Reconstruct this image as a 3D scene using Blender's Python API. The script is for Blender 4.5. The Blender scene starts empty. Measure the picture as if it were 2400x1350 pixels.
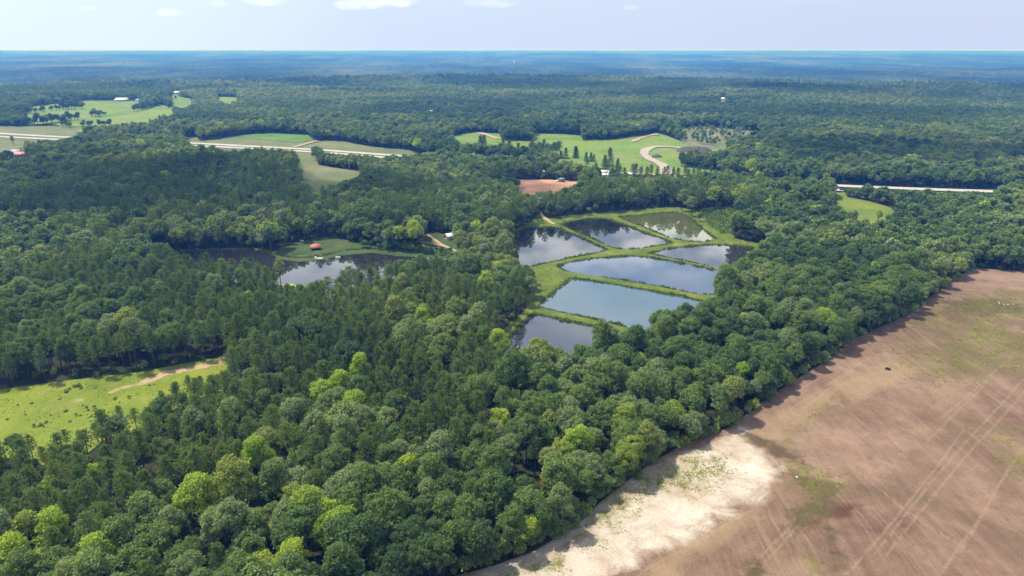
import bpy, math, random
import numpy as np
from mathutils import Vector

# ------------------------------------------------------------------ camera, sky, sun, exposure
sc = bpy.context.scene
col = sc.collection
R = math.radians
HC = 122.0                      # camera height above the pond basin
PITCH = math.atan(559.0 / 1600.0)
cam = bpy.data.objects.new("camera", bpy.data.cameras.new("camera"))
col.objects.link(cam)
cam.data.lens = 24.0
cam.data.sensor_width = 36.0
cam.data.sensor_fit = 'HORIZONTAL'
cam.data.clip_start = 1.0
cam.data.clip_end = 90000.0
cam.location = (0, 0, HC)
cam.rotation_euler = (R(90) - PITCH, 0, 0)
sc.camera = cam

SUN_EL, SUN_AZ = R(60), R(-66)   # azimuth from +Y towards +X (negative: to the left of the view)
sun = bpy.data.objects.new("sun", bpy.data.lights.new("sun", 'SUN'))
col.objects.link(sun)
sun.data.energy = 5.0
sun.data.angle = R(0.5)
sun.data.color = (1.0, 0.94, 0.82)
sdir = Vector((math.sin(SUN_AZ) * math.cos(SUN_EL), math.cos(SUN_AZ) * math.cos(SUN_EL), math.sin(SUN_EL)))
sun.rotation_euler = (-sdir).to_track_quat('-Z', 'Y').to_euler()

world = bpy.data.worlds.new("World")
sc.world = world
world.use_nodes = True
wn, wl = world.node_tree.nodes, world.node_tree.links
wn.clear()
w_out = wn.new("ShaderNodeOutputWorld")
w_bg = wn.new("ShaderNodeBackground")
w_sky = wn.new("ShaderNodeTexSky")
w_sky.sky_type = 'NISHITA'
w_sky.sun_disc = False
w_sky.sun_elevation = SUN_EL
w_sky.sun_rotation = SUN_AZ
w_sky.altitude = 200
w_sky.air_density = 1.0
w_sky.dust_density = 1.2
w_sky.ozone_density = 1.5
SKY_STRENGTH = 0.14
w_bg.inputs["Strength"].default_value = SKY_STRENGTH


def wnode(t, **kw):
    n = wn.new(t)
    for k, v in kw.items():
        setattr(n, k, v)
    return n


# thin high haze and a few soft cumulus, all as functions of the sky direction
w_geo = wnode("ShaderNodeNewGeometry")
w_neg = wnode("ShaderNodeVectorMath", operation='SCALE')
w_neg.inputs["Scale"].default_value = -1.0
wl.new(w_geo.outputs["Incoming"], w_neg.inputs[0])
w_sep = wnode("ShaderNodeSeparateXYZ")
wl.new(w_neg.outputs[0], w_sep.inputs[0])
w_map = wnode("ShaderNodeMapping")
w_map.inputs["Scale"].default_value = (2.2, 2.2, 6.5)
wl.new(w_neg.outputs[0], w_map.inputs[0])
w_noise = wnode("ShaderNodeTexNoise")
w_noise.inputs["Scale"].default_value = 1.7
w_noise.inputs["Detail"].default_value = 6
w_noise.inputs["Roughness"].default_value = 0.55
wl.new(w_map.outputs[0], w_noise.inputs["Vector"])
w_cr = wnode("ShaderNodeMapRange")
w_cr.inputs["From Min"].default_value = 0.36
w_cr.inputs["From Max"].default_value = 0.64
wl.new(w_noise.outputs[0], w_cr.inputs["Value"])
w_el = wnode("ShaderNodeMapRange")          # broad clouds live above ~4 degrees
w_el.inputs["From Min"].default_value = 0.05
w_el.inputs["From Max"].default_value = 0.16
wl.new(w_sep.outputs["Z"], w_el.inputs["Value"])
w_cm = wnode("ShaderNodeMath", operation='MULTIPLY')
wl.new(w_cr.outputs[0], w_cm.inputs[0])
wl.new(w_el.outputs[0], w_cm.inputs[1])
w_cm2 = wnode("ShaderNodeMath", operation='MULTIPLY')
w_cm2.inputs[1].default_value = 0.95
wl.new(w_cm.outputs[0], w_cm2.inputs[0])
# pale haze towards the horizon
w_hz = wnode("ShaderNodeMapRange")
w_hz.inputs["From Min"].default_value = 0.0
w_hz.inputs["From Max"].default_value = 0.55
w_hz.inputs["To Min"].default_value = 0.97
w_hz.inputs["To Max"].default_value = 0.0
wl.new(w_sep.outputs["Z"], w_hz.inputs["Value"])
# horizon colour: cool lavender, brighter towards the sun side
w_sundot = wnode("ShaderNodeVectorMath", operation='DOT_PRODUCT')
w_sundot.inputs[1].default_value = (math.sin(R(-45)), math.cos(R(-45)), 0)
wl.new(w_neg.outputs[0], w_sundot.inputs[0])
w_sr = wnode("ShaderNodeValToRGB")
w_sr.color_ramp.elements[0].position = 0.35
w_sr.color_ramp.elements[0].color = (3.75, 4.3, 5.75, 1)
w_sr.color_ramp.elements[1].position = 1.0
w_sr.color_ramp.elements[1].color = (5.0, 5.95, 6.4, 1)
e = w_sr.color_ramp.elements.new(0.82)
e.color = (4.0, 4.75, 6.1, 1)
wl.new(w_sundot.outputs["Value"], w_sr.inputs[0])
w_mix1 = wnode("ShaderNodeMix", data_type='RGBA')
wl.new(w_hz.outputs[0], w_mix1.inputs["Factor"])
wl.new(w_sky.outputs[0], w_mix1.inputs["A"])
wl.new(w_sr.outputs[0], w_mix1.inputs["B"])
w_mix2 = wnode("ShaderNodeMix", data_type='RGBA')
wl.new(w_cm2.outputs[0], w_mix2.inputs["Factor"])
wl.new(w_mix1.outputs["Result"], w_mix2.inputs["A"])
w_mix2.inputs["B"].default_value = (6.0, 6.25, 6.6, 1)
w_bank = wnode("ShaderNodeMapRange", interpolation_type='SMOOTHSTEP')
w_bank.inputs["From Min"].default_value = 0.17
w_bank.inputs["From Max"].default_value = 0.23
wl.new(w_sep.outputs["Z"], w_bank.inputs["Value"])
w_bank2 = wnode("ShaderNodeMapRange", interpolation_type='SMOOTHSTEP')
w_bank2.inputs["From Min"].default_value = 0.33
w_bank2.inputs["From Max"].default_value = 0.26
wl.new(w_sep.outputs["Z"], w_bank2.inputs["Value"])
w_bn = wnode("ShaderNodeTexNoise")
w_bn.inputs["Scale"].default_value = 5.5
w_bn.inputs["Detail"].default_value = 5
wl.new(w_map.outputs[0], w_bn.inputs["Vector"])
w_br = wnode("ShaderNodeMapRange", interpolation_type='SMOOTHSTEP')
w_br.inputs["From Min"].default_value = 0.36
w_br.inputs["From Max"].default_value = 0.56
wl.new(w_bn.outputs[0], w_br.inputs["Value"])
w_bm = wnode("ShaderNodeMath", operation='MULTIPLY')
wl.new(w_bank.outputs[0], w_bm.inputs[0]); wl.new(w_bank2.outputs[0], w_bm.inputs[1])
w_bm2 = wnode("ShaderNodeMath", operation='MULTIPLY')
wl.new(w_bm.outputs[0], w_bm2.inputs[0]); wl.new(w_br.outputs[0], w_bm2.inputs[1])
w_mix3 = wnode("ShaderNodeMix", data_type='RGBA')
wl.new(w_bm2.outputs[0], w_mix3.inputs["Factor"])
wl.new(w_mix2.outputs["Result"], w_mix3.inputs["A"])
w_mix3.inputs["B"].default_value = (9.5, 9.8, 10.2, 1)
cur = w_mix3.outputs["Result"]


def pix_dir(px, py):
    F = Vector((0, math.cos(PITCH), -math.sin(PITCH)))
    U = Vector((0, math.sin(PITCH), math.cos(PITCH)))
    return (F + Vector((1, 0, 0)) * ((px - 1200) / 1600.0) + U * ((675 - py) / 1600.0)).normalized()


w_n2 = wnode("ShaderNodeTexNoise")
w_n2.inputs["Scale"].default_value = 42.0
w_n2.inputs["Detail"].default_value = 5
w_map2 = wnode("ShaderNodeMapping")
w_map2.inputs["Scale"].default_value = (1, 1, 2.2)
wl.new(w_neg.outputs[0], w_map2.inputs[0])
wl.new(w_map2.outputs[0], w_n2.inputs["Vector"])
# a handful of distant cumulus low over the horizon
for (px, py, sx, sy, amt) in ((850, 8, .036, .0065, 1.0), (930, 4, .022, .006, .8), (395, 28, .013, .0045, .7), (620, 2, .03, .006, .6),
                              (1150, 8, .04, .005, .45), (1480, 18, .010, .003, .35), (215, 19, .012, .003, .25), (505, 8, .014, .004, .35)):
    d = pix_dir(px, py)
    right = Vector((d.y, -d.x, 0)).normalized()
    dr = wnode("ShaderNodeVectorMath", operation='DOT_PRODUCT')
    dr.inputs[1].default_value = right / sx
    wl.new(w_neg.outputs[0], dr.inputs[0])
    sq = wnode("ShaderNodeMath", operation='MULTIPLY')
    wl.new(dr.outputs["Value"], sq.inputs[0])
    wl.new(dr.outputs["Value"], sq.inputs[1])
    dz = wnode("ShaderNodeMath", operation='MULTIPLY_ADD')
    dz.inputs[1].default_value = 1 / sy
    dz.inputs[2].default_value = -d.z / sy
    wl.new(w_sep.outputs["Z"], dz.inputs[0])
    sq2 = wnode("ShaderNodeMath", operation='MULTIPLY_ADD')
    wl.new(dz.outputs[0], sq2.inputs[0])
    wl.new(dz.outputs[0], sq2.inputs[1])
    wl.new(sq.outputs[0], sq2.inputs[2])
    ad = wnode("ShaderNodeMath", operation='MULTIPLY_ADD')   # noise*3 - r2
    wl.new(w_n2.outputs[0], ad.inputs[0])
    ad.inputs[1].default_value = 4.2
    ad.inputs[2].default_value = -1.5
    sb = wnode("ShaderNodeMath", operation='SUBTRACT')
    wl.new(ad.outputs[0], sb.inputs[0])
    wl.new(sq2.outputs[0], sb.inputs[1])
    mr = wnode("ShaderNodeMapRange")
    mr.inputs["From Min"].default_value = -0.9
    mr.inputs["From Max"].default_value = 1.5
    mr.inputs["To Max"].default_value = amt * 0.8
    wl.new(sb.outputs[0], mr.inputs["Value"])
    mx = wnode("ShaderNodeMix", data_type='RGBA')
    wl.new(mr.outputs[0], mx.inputs["Factor"])
    wl.new(cur, mx.inputs["A"])
    mx.inputs["B"].default_value = (7.9, 8.1, 8.4, 1)
    cur = mx.outputs["Result"]
wl.new(cur, w_bg.inputs["Color"])
wl.new(w_bg.outputs[0], w_out.inputs["Surface"])

sc.view_settings.view_transform = 'Standard'
sc.view_settings.look = 'None'
sc.view_settings.gamma = 1.0
sc.view_settings.exposure = 0.25
sc.view_settings.use_curve_mapping = False
cy = sc.cycles
cy.max_bounces = 5
cy.diffuse_bounces = 2
cy.glossy_bounces = 2
cy.transmission_bounces = 3
cy.transparent_max_bounces = 12
cy.volume_bounces = 0
cy.sample_clamp_indirect = 4.0
cy.use_denoising = True
try:
    cy.denoiser = 'OPENIMAGEDENOISE'
except Exception:
    pass

# ------------------------------------------------------------------ numeric helpers
rng = np.random.default_rng(11)
LAT = rng.random((256, 256))


def vnoise(x, y):
    x = np.asarray(x, float); y = np.asarray(y, float)
    xi, yi = np.floor(x).astype(int), np.floor(y).astype(int)
    fx, fy = x - xi, y - yi
    fx = fx * fx * (3 - 2 * fx); fy = fy * fy * (3 - 2 * fy)
    a, b = LAT[xi & 255, yi & 255], LAT[(xi + 1) & 255, yi & 255]
    c, d = LAT[xi & 255, (yi + 1) & 255], LAT[(xi + 1) & 255, (yi + 1) & 255]
    return (a * (1 - fx) + b * fx) * (1 - fy) + (c * (1 - fx) + d * fx) * fy


def fbm(x, y, o=4):
    s, a, t = 0, 1.0, 0
    for k in range(o):
        s = s + a * vnoise(x * 2 ** k + 17.3 * k, y * 2 ** k + 9.1 * k)
        t += a
        a *= 0.5
    return s / t


def sstep(a, b, v):
    t = np.clip((np.asarray(v, float) - a) / (b - a), 0, 1)
    return t * t * (3 - 2 * t)


def H(x, y):
    """terrain height: a flat pond basin with rolling ridges farther out"""
    x = np.asarray(x, float); y = np.asarray(y, float)
    r = np.hypot(x, y)
    h = 9.0 * np.exp(-(((x + 330) / 150) ** 2 + ((y - 690) / 110) ** 2))
    h = h + sstep(1100, 2000, r) * (26 * (fbm(x / 1900 + 3.1, y / 760 + 5.2, 3) - 0.45) + 9 * (vnoise(x / 420, y / 300) - .4))
    # a broad valley behind the first ridge, then ridge upon ridge
    h = h - 46 * sstep(2450 + 300 * vnoise(x / 900 + 4, y * 0), 3100, r) + np.interp(r, [3100, 4500, 7000, 11000, 18000, 24000, 60000], [0, 28, 42, 66, 98, 108, 108])
    h = h + sstep(2950, 4200, r) * 84 * (fbm(x / 3100 + 7, y / 1150 + 1.5, 3) - 0.5) + sstep(8000, 14000, r) * 60 * (fbm(x / 6500 + 2, y / 2300 + 4, 2) - 0.5)
    return np.where(h > 80, 80 + (h - 80) * .3, np.maximum(h, -46.0))


_T = np.geomspace(60, 30000, 4000)


def at(px, py, lift=0.0):
    """where the sight line of a photograph pixel meets the terrain raised by `lift`"""
    d = pix_dir(px, py)
    hx, hy, hz = d.x * _T, d.y * _T, HC + d.z * _T
    below = hz < H(hx, hy) + lift
    if not below.any():
        t = _T[-1]
    else:
        i = int(np.argmax(below))
        a, b = _T[max(i - 1, 0)], _T[i]
        for _ in range(24):
            m = (a + b) / 2
            if HC + d.z * m < float(H(d.x * m, d.y * m)) + lift:
                b = m
            else:
                a = m
        t = b
    return (d.x * t, d.y * t)


def proj(x, y, z):
    """world point -> photograph pixel (only used for choosing sizes and labels)"""
    dy, dz = y, z - HC
    depth = dy * math.cos(PITCH) - dz * math.sin(PITCH)
    up = dy * math.sin(PITCH) + dz * math.cos(PITCH)
    return 1200 + 1600 * x / depth, 675 - 1600 * up / depth, depth


def W(pts, lift=0.0):
    return np.array([at(p[0], p[1], p[2] if len(p) > 2 else lift) for p in pts])


VIS = []


def WV(pts, lift=0.0):
    """an opening whose outline shows in the photograph: no tree may stick up into it"""
    VIS.append(np.array([(p[0], p[1]) for p in pts], float))
    return W(pts, lift)


def inside(poly, X, Y):
    X = np.asarray(X); Y = np.asarray(Y)
    c = np.zeros(X.shape, bool)
    n = len(poly)
    for i in range(n):
        x1, y1 = poly[i]; x2, y2 = poly[(i + 1) % n]
        if y1 == y2:
            continue
        c ^= ((y1 > Y) != (y2 > Y)) & (X < (x2 - x1) * (Y - y1) / (y2 - y1) + x1)
    return c


def edge_dist(poly, X, Y, closed=True):
    X = np.asarray(X, float); Y = np.asarray(Y, float)
    best = np.full(X.shape, 1e18)
    n = len(poly)
    for i in range(n if closed else n - 1):
        x1, y1 = poly[i]; x2, y2 = poly[(i + 1) % n]
        dx, dy = x2 - x1, y2 - y1
        L = dx * dx + dy * dy + 1e-12
        t = np.clip(((X - x1) * dx + (Y - y1) * dy) / L, 0, 1)
        best = np.minimum(best, (X - x1 - t * dx) ** 2 + (Y - y1 - t * dy) ** 2)
    return np.sqrt(best)


def sdf(poly, X, Y):
    return np.where(inside(poly, X, Y), -1, 1) * edge_dist(poly, X, Y)


def smooth_poly(P, it=2, closed=True, cut=.22):
    P = np.asarray(P, float)
    for _ in range(it):
        Q = np.roll(P, -1, 0) if closed else P[1:]
        A = P if closed else P[:-1]
        N = np.empty((2 * len(A), 2))
        N[0::2] = A * (1 - cut) + Q * cut
        N[1::2] = A * cut + Q * (1 - cut)
        if not closed:
            N = np.vstack([P[:1], N, P[-1:]])
        P = N
    return P


# ------------------------------------------------------------------ mesh helpers
def new_mesh(name, V, faces, mats=(), midx=None, smooth=False):
    """faces: list of (n,k) index arrays"""
    me = bpy.data.meshes.new(name)
    V = np.asarray(V, np.float32)
    me.vertices.add(len(V))
    me.vertices.foreach_set("co", V.ravel())
    faces = [np.asarray(f, np.int32) for f in faces if len(f)]
    nl = sum(f.size for f in faces)
    nf = sum(len(f) for f in faces)
    if nf:
        me.loops.add(nl)
        me.loops.foreach_set("vertex_index", np.concatenate([f.ravel() for f in faces]))
        me.polygons.add(nf)
        tot = np.concatenate([np.full(len(f), f.shape[1], np.int32) for f in faces])
        st = np.concatenate([[0], np.cumsum(tot)[:-1]]).astype(np.int32)
        me.polygons.foreach_set("loop_start", st)
        me.polygons.foreach_set("loop_total", tot)
        if midx is not None:
            me.polygons.foreach_set("material_index", np.asarray(midx, np.int32))
        if smooth:
            me.polygons.foreach_set("use_smooth", np.ones(nf, bool))
    for m in mats:
        me.materials.append(m)
    me.update(calc_edges=True)
    return me


def link(name, me, parent=None):
    o = bpy.data.objects.new(name, me)
    col.objects.link(o)
    if parent is not None:
        o.parent = parent
    return o


def tag(o, label=None, cat=None, group=None, kind=None):
    for k, v in (("label", label), ("category", cat), ("group", group), ("kind", kind)):
        if v:
            o[k] = v
    return o


def empty(name, loc, rz=0.0, scale=1.0):
    o = bpy.data.objects.new(name, None)
    col.objects.link(o)
    o.location = loc
    o.rotation_euler = (0, 0, rz)
    o.scale = (scale, scale, scale)
    o.empty_display_size = 0.5
    return o


class MB:
    """collects simple solids into one mesh"""
    def __init__(s):
        s.V, s.F4, s.F3, s.n = [], [], [], 0

    def add(s, V, q=(), t=()):
        s.V.append(np.asarray(V, float))
        if len(q): s.F4.append(np.asarray(q) + s.n)
        if len(t): s.F3.append(np.asarray(t) + s.n)
        s.n += len(V)

    def box(s, c, size, rz=0.0, taper=1.0):
        x, y, z = [v / 2 for v in size]
        V = np.array([(-x, -y, -z), (x, -y, -z), (x, y, -z), (-x, y, -z),
                      (-x * taper, -y * taper, z), (x * taper, -y * taper, z), (x * taper, y * taper, z), (-x * taper, y * taper, z)])
        ca, sa = math.cos(rz), math.sin(rz)
        V = np.c_[V[:, 0] * ca - V[:, 1] * sa, V[:, 0] * sa + V[:, 1] * ca, V[:, 2]] + np.array(c)
        s.add(V, q=[(0, 3, 2, 1), (4, 5, 6, 7), (0, 1, 5, 4), (1, 2, 6, 5), (2, 3, 7, 6), (3, 0, 4, 7)])

    def tube(s, pts, rad, k=6, cap=True):
        pts = np.asarray(pts, float)
        n = len(pts)
        rings = []
        for i in range(n):
            a = pts[min(i + 1, n - 1)] - pts[max(i - 1, 0)]
            a = a / (np.linalg.norm(a) + 1e-9)
            u = np.cross(a, (0, 0, 1.0)) if abs(a[2]) < .9 else np.cross(a, (1.0, 0, 0))
            u /= np.linalg.norm(u) + 1e-9
            v = np.cross(a, u)
            th = np.arange(k) * 2 * math.pi / k
            rings.append(pts[i] + rad[i] * (np.cos(th)[:, None] * u + np.sin(th)[:, None] * v))
        q = [(i * k + j, i * k + (j + 1) % k, (i + 1) * k + (j + 1) % k, (i + 1) * k + j) for i in range(n - 1) for j in range(k)]
        V = np.vstack(rings)
        t = []
        if cap:
            V = np.vstack([V, pts[:1], pts[-1:]])
            t = [((j + 1) % k, j, n * k) for j in range(k)] + [((n - 1) * k + j, (n - 1) * k + (j + 1) % k, n * k + 1) for j in range(k)]
        s.add(V, q=q, t=t)

    def quad(s, pts):
        s.add(pts, q=[(0, 1, 2, 3)])

    def data(s):
        return np.vstack(s.V), [np.vstack(f) for f in (s.F4, s.F3) if f]

    def mesh(s, name, mat, smooth=False):
        V, F = s.data()
        return new_mesh(name, V, F, [mat] if mat else [], smooth=smooth)

    def build(s, name, mat, parent=None, smooth=False):
        return link(name, s.mesh(name, mat, smooth), parent)


# ------------------------------------------------------------------ materials
class NT:
    def __init__(s, name):
        s.m = bpy.data.materials.new(name)
        s.m.use_nodes = True
        s.t = s.m.node_tree
        s.t.nodes.clear()
        s.out = s.n("ShaderNodeOutputMaterial")

    def n(s, t, **kw):
        nd = s.t.nodes.new(t)
        for k, v in kw.items():
            setattr(nd, k, v)
        return nd

    def l(s, a, b):
        s.t.links.new(a, b)

    def val(s, sock, v):
        if hasattr(v, "is_output") or isinstance(v, bpy.types.NodeSocket):
            s.l(v, sock)
        else:
            sock.default_value = v

    def math(s, op, a, b=0.0, c=0.0, clamp=False):
        nd = s.n("ShaderNodeMath", operation=op, use_clamp=clamp)
        for i, v in enumerate((a, b, c)):
            s.val(nd.inputs[i], v)
        return nd.outputs[0]

    def rng(s, v, a, b, c=0.0, d=1.0):
        nd = s.n("ShaderNodeMapRange")
        s.val(nd.inputs["Value"], v)
        for k, q in (("From Min", a), ("From Max", b), ("To Min", c), ("To Max", d)):
            nd.inputs[k].default_value = q
        return nd.outputs[0]

    def mix(s, f, a, b, mode='MIX'):
        nd = s.n("ShaderNodeMix", data_type='RGBA', blend_type=mode)
        s.val(nd.inputs["Factor"], f)
        for k, v in (("A", a), ("B", b)):
            if isinstance(v, (tuple, list)):
                v = (*v[:3], 1.0)
            s.val(nd.inputs[k], v)
        return nd.outputs["Result"]

    def pos(s):
        return s.n("ShaderNodeNewGeometry").outputs["Position"]

    def mapping(s, vec, scale=(1, 1, 1), rz=0.0, loc=(0, 0, 0)):
        nd = s.n("ShaderNodeMapping")
        s.l(vec, nd.inputs[0])
        nd.inputs["Scale"].default_value = scale
        nd.inputs["Rotation"].default_value = (0, 0, rz)
        nd.inputs["Location"].default_value = loc
        return nd.outputs[0]

    def noise(s, vec, scale, detail=4, rough=0.55, dist=0.0):
        nd = s.n("ShaderNodeTexNoise")
        s.l(vec, nd.inputs["Vector"])
        nd.inputs["Scale"].default_value = scale
        nd.inputs["Detail"].default_value = detail
        nd.inputs["Roughness"].default_value = rough
        nd.inputs["Distortion"].default_value = dist
        return nd.outputs[0]

    def attr(s, name, typ='GEOMETRY'):
        nd = s.n("ShaderNodeAttribute", attribute_type=typ, attribute_name=name)
        return nd.outputs["Fac"]

    def ramp(s, fac, stops):
        nd = s.n("ShaderNodeValToRGB")
        cr = nd.color_ramp
        while len(cr.elements) < len(stops):
            cr.elements.new(0.5)
        for el, (p, c) in zip(cr.elements, stops):
            el.position = p
            el.color = (*c, 1)
        s.val(nd.inputs[0], fac)
        return nd.outputs[0]

    def bsdf(s, color, rough=0.8, spec=0.3, bump=None, bstr=0.3, bdist=0.1, **kw):
        b = s.n("ShaderNodeBsdfPrincipled")
        if isinstance(color, (tuple, list)):
            color = (*color[:3], 1.0)
        s.val(b.inputs["Base Color"], color)
        s.val(b.inputs["Roughness"], rough)
        b.inputs["Specular IOR Level"].default_value = spec
        for k, v in kw.items():
            s.val(b.inputs[k], v)
        if bump is not None:
            bp = s.n("ShaderNodeBump")
            bp.inputs["Strength"].default_value = bstr
            bp.inputs["Distance"].default_value = bdist
            s.l(bump, bp.inputs["Height"])
            s.l(bp.outputs[0], b.inputs["Normal"])
        s.l(b.outputs[0], s.out.inputs["Surface"])
        return b


def leaf_material(name, stops, transl=0.32, var=0.35, gain=1.0):
    t = NT(name)
    stops = [(p_, tuple(min(v_ * gain, .6) for v_ in c_)) for p_, c_ in stops]
    c = t.ramp(t.attr("tint", 'INSTANCER'), stops)
    isl = t.n("ShaderNodeNewGeometry").outputs["Random Per Island"]
    hsv = t.n("ShaderNodeHueSaturation")
    t.l(t.rng(isl, 0, 1, 1 - var, 1 + var), hsv.inputs["Value"])
    hsv.inputs["Saturation"].default_value = 1.0
    t.l(c, hsv.inputs["Color"])
    b = t.n("ShaderNodeBsdfPrincipled")
    t.l(hsv.outputs[0], b.inputs["Base Color"])
    b.inputs["Roughness"].default_value = 0.55
    b.inputs["Specular IOR Level"].default_value = 0.25
    tr = t.n("ShaderNodeBsdfTranslucent")
    warm = t.mix(1.0, hsv.outputs[0], (1.25, 1.2, 0.5), 'MULTIPLY')
    t.l(warm, tr.inputs["Color"])
    mx = t.n("ShaderNodeMixShader")
    mx.inputs[0].default_value = transl
    t.l(b.outputs[0], mx.inputs[1])
    t.l(tr.outputs[0], mx.inputs[2])
    t.l(mx.outputs[0], t.out.inputs["Surface"])
    return t.m


def plain(name, color, rough=0.7, spec=0.3, var=0.15, scale=3.0, **kw):
    t = NT(name)
    n = t.noise(t.pos(), scale, 4)
    c = t.mix(t.rng(n, .3, .7), [v * (1 - var) for v in color], [v * (1 + var) for v in color])
    t.bsdf(c, rough, spec, **kw)
    return t.m


PINE_STOPS = [(0.0, (.052, .086, .028)), (.35, (.076, .118, .034)), (.7, (.104, .148, .040)), (1.0, (.150, .190, .054))]
LEAF_STOPS = [(0.0, (.046, .082, .030)), (.25, (.070, .118, .030)), (.48, (.106, .158, .038)), (.62, (.142, .186, .080)),
              (.76, (.165, .198, .040)), (.88, (.185, .275, .030)), (1.0, (.230, .285, .030))]
M_PINE = leaf_material("pine_needles", PINE_STOPS, 0.40, 0.3, 2.0)
M_LEAF = leaf_material("broad_leaves", LEAF_STOPS, 0.42, 0.36, 1.62)
M_BARK = plain("bark", (.085, .062, .045), 0.9, 0.1, 0.35, 2.5)
M_DEAD = plain("bare_grey_wood", (.21, .18, .17), 0.9, 0.1, 0.25, 2.5)

# forest floor / general ground
t = NT("forest_floor")
p = t.pos()
n1, n2 = t.noise(p, .03, 5), t.noise(p, .6, 4)
c = t.mix(t.rng(n1, .35, .65), (.026, .036, .015), (.045, .034, .022))
c = t.mix(t.rng(n2, .4, .75, 0, .6), c, (.030, .050, .016))
dist = t.n("ShaderNodeVectorMath", operation='LENGTH')
t.l(p, dist.inputs[0])
c = t.mix(t.rng(dist.outputs["Value"], 500, 1100), c, (.034, .058, .026))
t.bsdf(c, .95, .1)
M_FLOOR = t.m


def grass_material(name, lo, mid, hi, dry, dry_amt=.3, sc_=1.0, rot=0.0, bare=None):
    t = NT(name)
    p = t.mapping(t.pos(), (sc_, sc_, sc_), rot)
    a = t.noise(p, .035, 5, .6)
    b = t.noise(t.mapping(p, (1, .35, 1)), .25, 5, .65)
    d = t.noise(p, 1.6, 3, .7)
    c = t.ramp(t.math('ADD', t.math('MULTIPLY', a, .6), t.math('MULTIPLY', b, .4)), [(.36, lo), (.5, mid), (.63, hi)])
    dr = t.noise(t.mapping(p, (1, .5, 1), .6, (31, 7, 0)), .045, 5, .65)
    c = t.mix(t.rng(dr, .54, .70, 0, dry_amt), c, dry)
    c = t.mix(1.0, c, t.mix(t.rng(d, .3, .7), (.72, .72, .72), (1.25, 1.25, 1.25)), 'MULTIPLY')
    if bare:
        c = t.mix(t.rng(t.math('ADD', t.attr("bare"), t.math('MULTIPLY', t.math('SUBTRACT', t.noise(p, .35, 6, .7), .5), 1.6)), .35, .75, 0, .9), c, bare)
    t.bsdf(c, .9, .15, bump=d, bstr=.5, bdist=.25)
    return t.m


M_PASTURE = grass_material("pasture_grass", (.110, .162, .016), (.160, .205, .020), (.205, .235, .026), (.25, .21, .07), .5, bare=(.42, .29, .19))
M_DIKE = grass_material("embankment_grass", (.085, .15, .022), (.15, .215, .030), (.20, .26, .04), (.26, .24, .09), .6, 1.6)
M_FARGRASS = grass_material("field_grass", (.095, .165, .026), (.140, .220, .034), (.190, .240, .044), (.23, .20, .09), .6, .35)
M_DULLGRASS = grass_material("verge_grass", (.10, .13, .05), (.13, .155, .06), (.17, .18, .075), (.24, .21, .13), .7, .35)
M_CUTOVER = grass_material("cutover_ground", (.09, .12, .05), (.14, .16, .075), (.19, .19, .10), (.30, .20, .13), .9, .5)
M_SANDY = plain("sandy_track", (.40, .285, .18), .95, .1, .25, .6)
M_GRAVEL = plain("pale_gravel", (.36, .31, .26), .95, .1, .2, .4)
M_ASPHALT = plain("sunbleached_concrete", (.42, .395, .36), .85, .2, .10, .15)
M_REDDIRT = plain("reddish_dirt", (.10, .035, .018), .95, .1, .3, .5)
M_MULCH = plain("dark_spoil", (.085, .068, .075), .95, .1, .4, .35)
M_LILY = plain("lily_pads", (.22, .34, .015), .6, .3, .35, 1.2)

t = NT("orange_clay")
p = t.pos()
a, b = t.noise(p, .05, 5, .6), t.noise(t.mapping(p, (1, .25, 1), .5), .35, 4)
c = t.mix(t.rng(a, .35, .65), (.40, .215, .125), (.52, .31, .19))
c = t.mix(t.rng(b, .5, .72, 0, .6), c, (.38, .18, .10))
t.bsdf(c, .95, .1)
M_CLAY = t.m

# bare field: brown soil, pale sand, weeds, tyre tracks
t = NT("bare_field_soil")
p = t.pos()
_a, _b = at(2050, 1300), at(2400, 890)
TR = math.atan2(_b[0] - _a[0], _b[1] - _a[1])
big = t.noise(p, .012, 5, .6)
mid = t.noise(p, .07, 6, .62)
warp = t.n("ShaderNodeVectorMath", operation='MULTIPLY_ADD')
wn_ = t.n("ShaderNodeTexNoise"); wn_.inputs["Scale"].default_value = .035; t.l(p, wn_.inputs["Vector"])
t.l(wn_.outputs["Color"], warp.inputs[0]); warp.inputs[1].default_value = (6, 6, 0); t.l(p, warp.inputs[2])
wp = warp.outputs[0]
st1 = t.noise(t.mapping(wp, (1.2, .05, 1), TR), .40, 5, .65)
st2 = t.noise(t.mapping(wp, (1.0, .03, 1), TR + .05, (13, 4, 0)), 1.0, 4, .6)
st3 = t.noise(t.mapping(wp, (1.0, .07, 1), TR - R(62), (3, 9, 0)), .5, 4, .6)
fine = t.noise(p, 2.2, 5, .7)
c = t.ramp(t.math('ADD', t.math('MULTIPLY', big, .55), t.math('MULTIPLY', mid, .45)),
           [(.37, (.115, .068, .046)), (.49, (.185, .115, .078)), (.61, (.265, .178, .125))])
patch = t.rng(t.noise(p, .018, 4, .6), .42, .62)
c = t.mix(t.rng(st1, .48, .74, 0, .45), c, (.31, .215, .150))
c = t.mix(t.math('MULTIPLY', patch, t.rng(st2, .56, .70, 0, .42)), c, (.33, .235, .165))
c = t.mix(t.rng(st2, .30, .42, .35, 0), c, (.105, .062, .044))
c = t.mix(t.rng(st3, .58, .74, 0, .32), c, (.115, .075, .052))
mott = t.noise(p, .35, 5, .68)
c = t.mix(t.rng(mott, .53, .70, 0, .5), c, (.115, .074, .050))
blot = t.noise(p, .028, 6, .66, .8)
c = t.mix(t.rng(blot, .52, .66, 0, .55), c, (.120, .085, .052))
c = t.mix(t.rng(blot, .34, .46, .5, 0), c, (.30, .205, .150))
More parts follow.
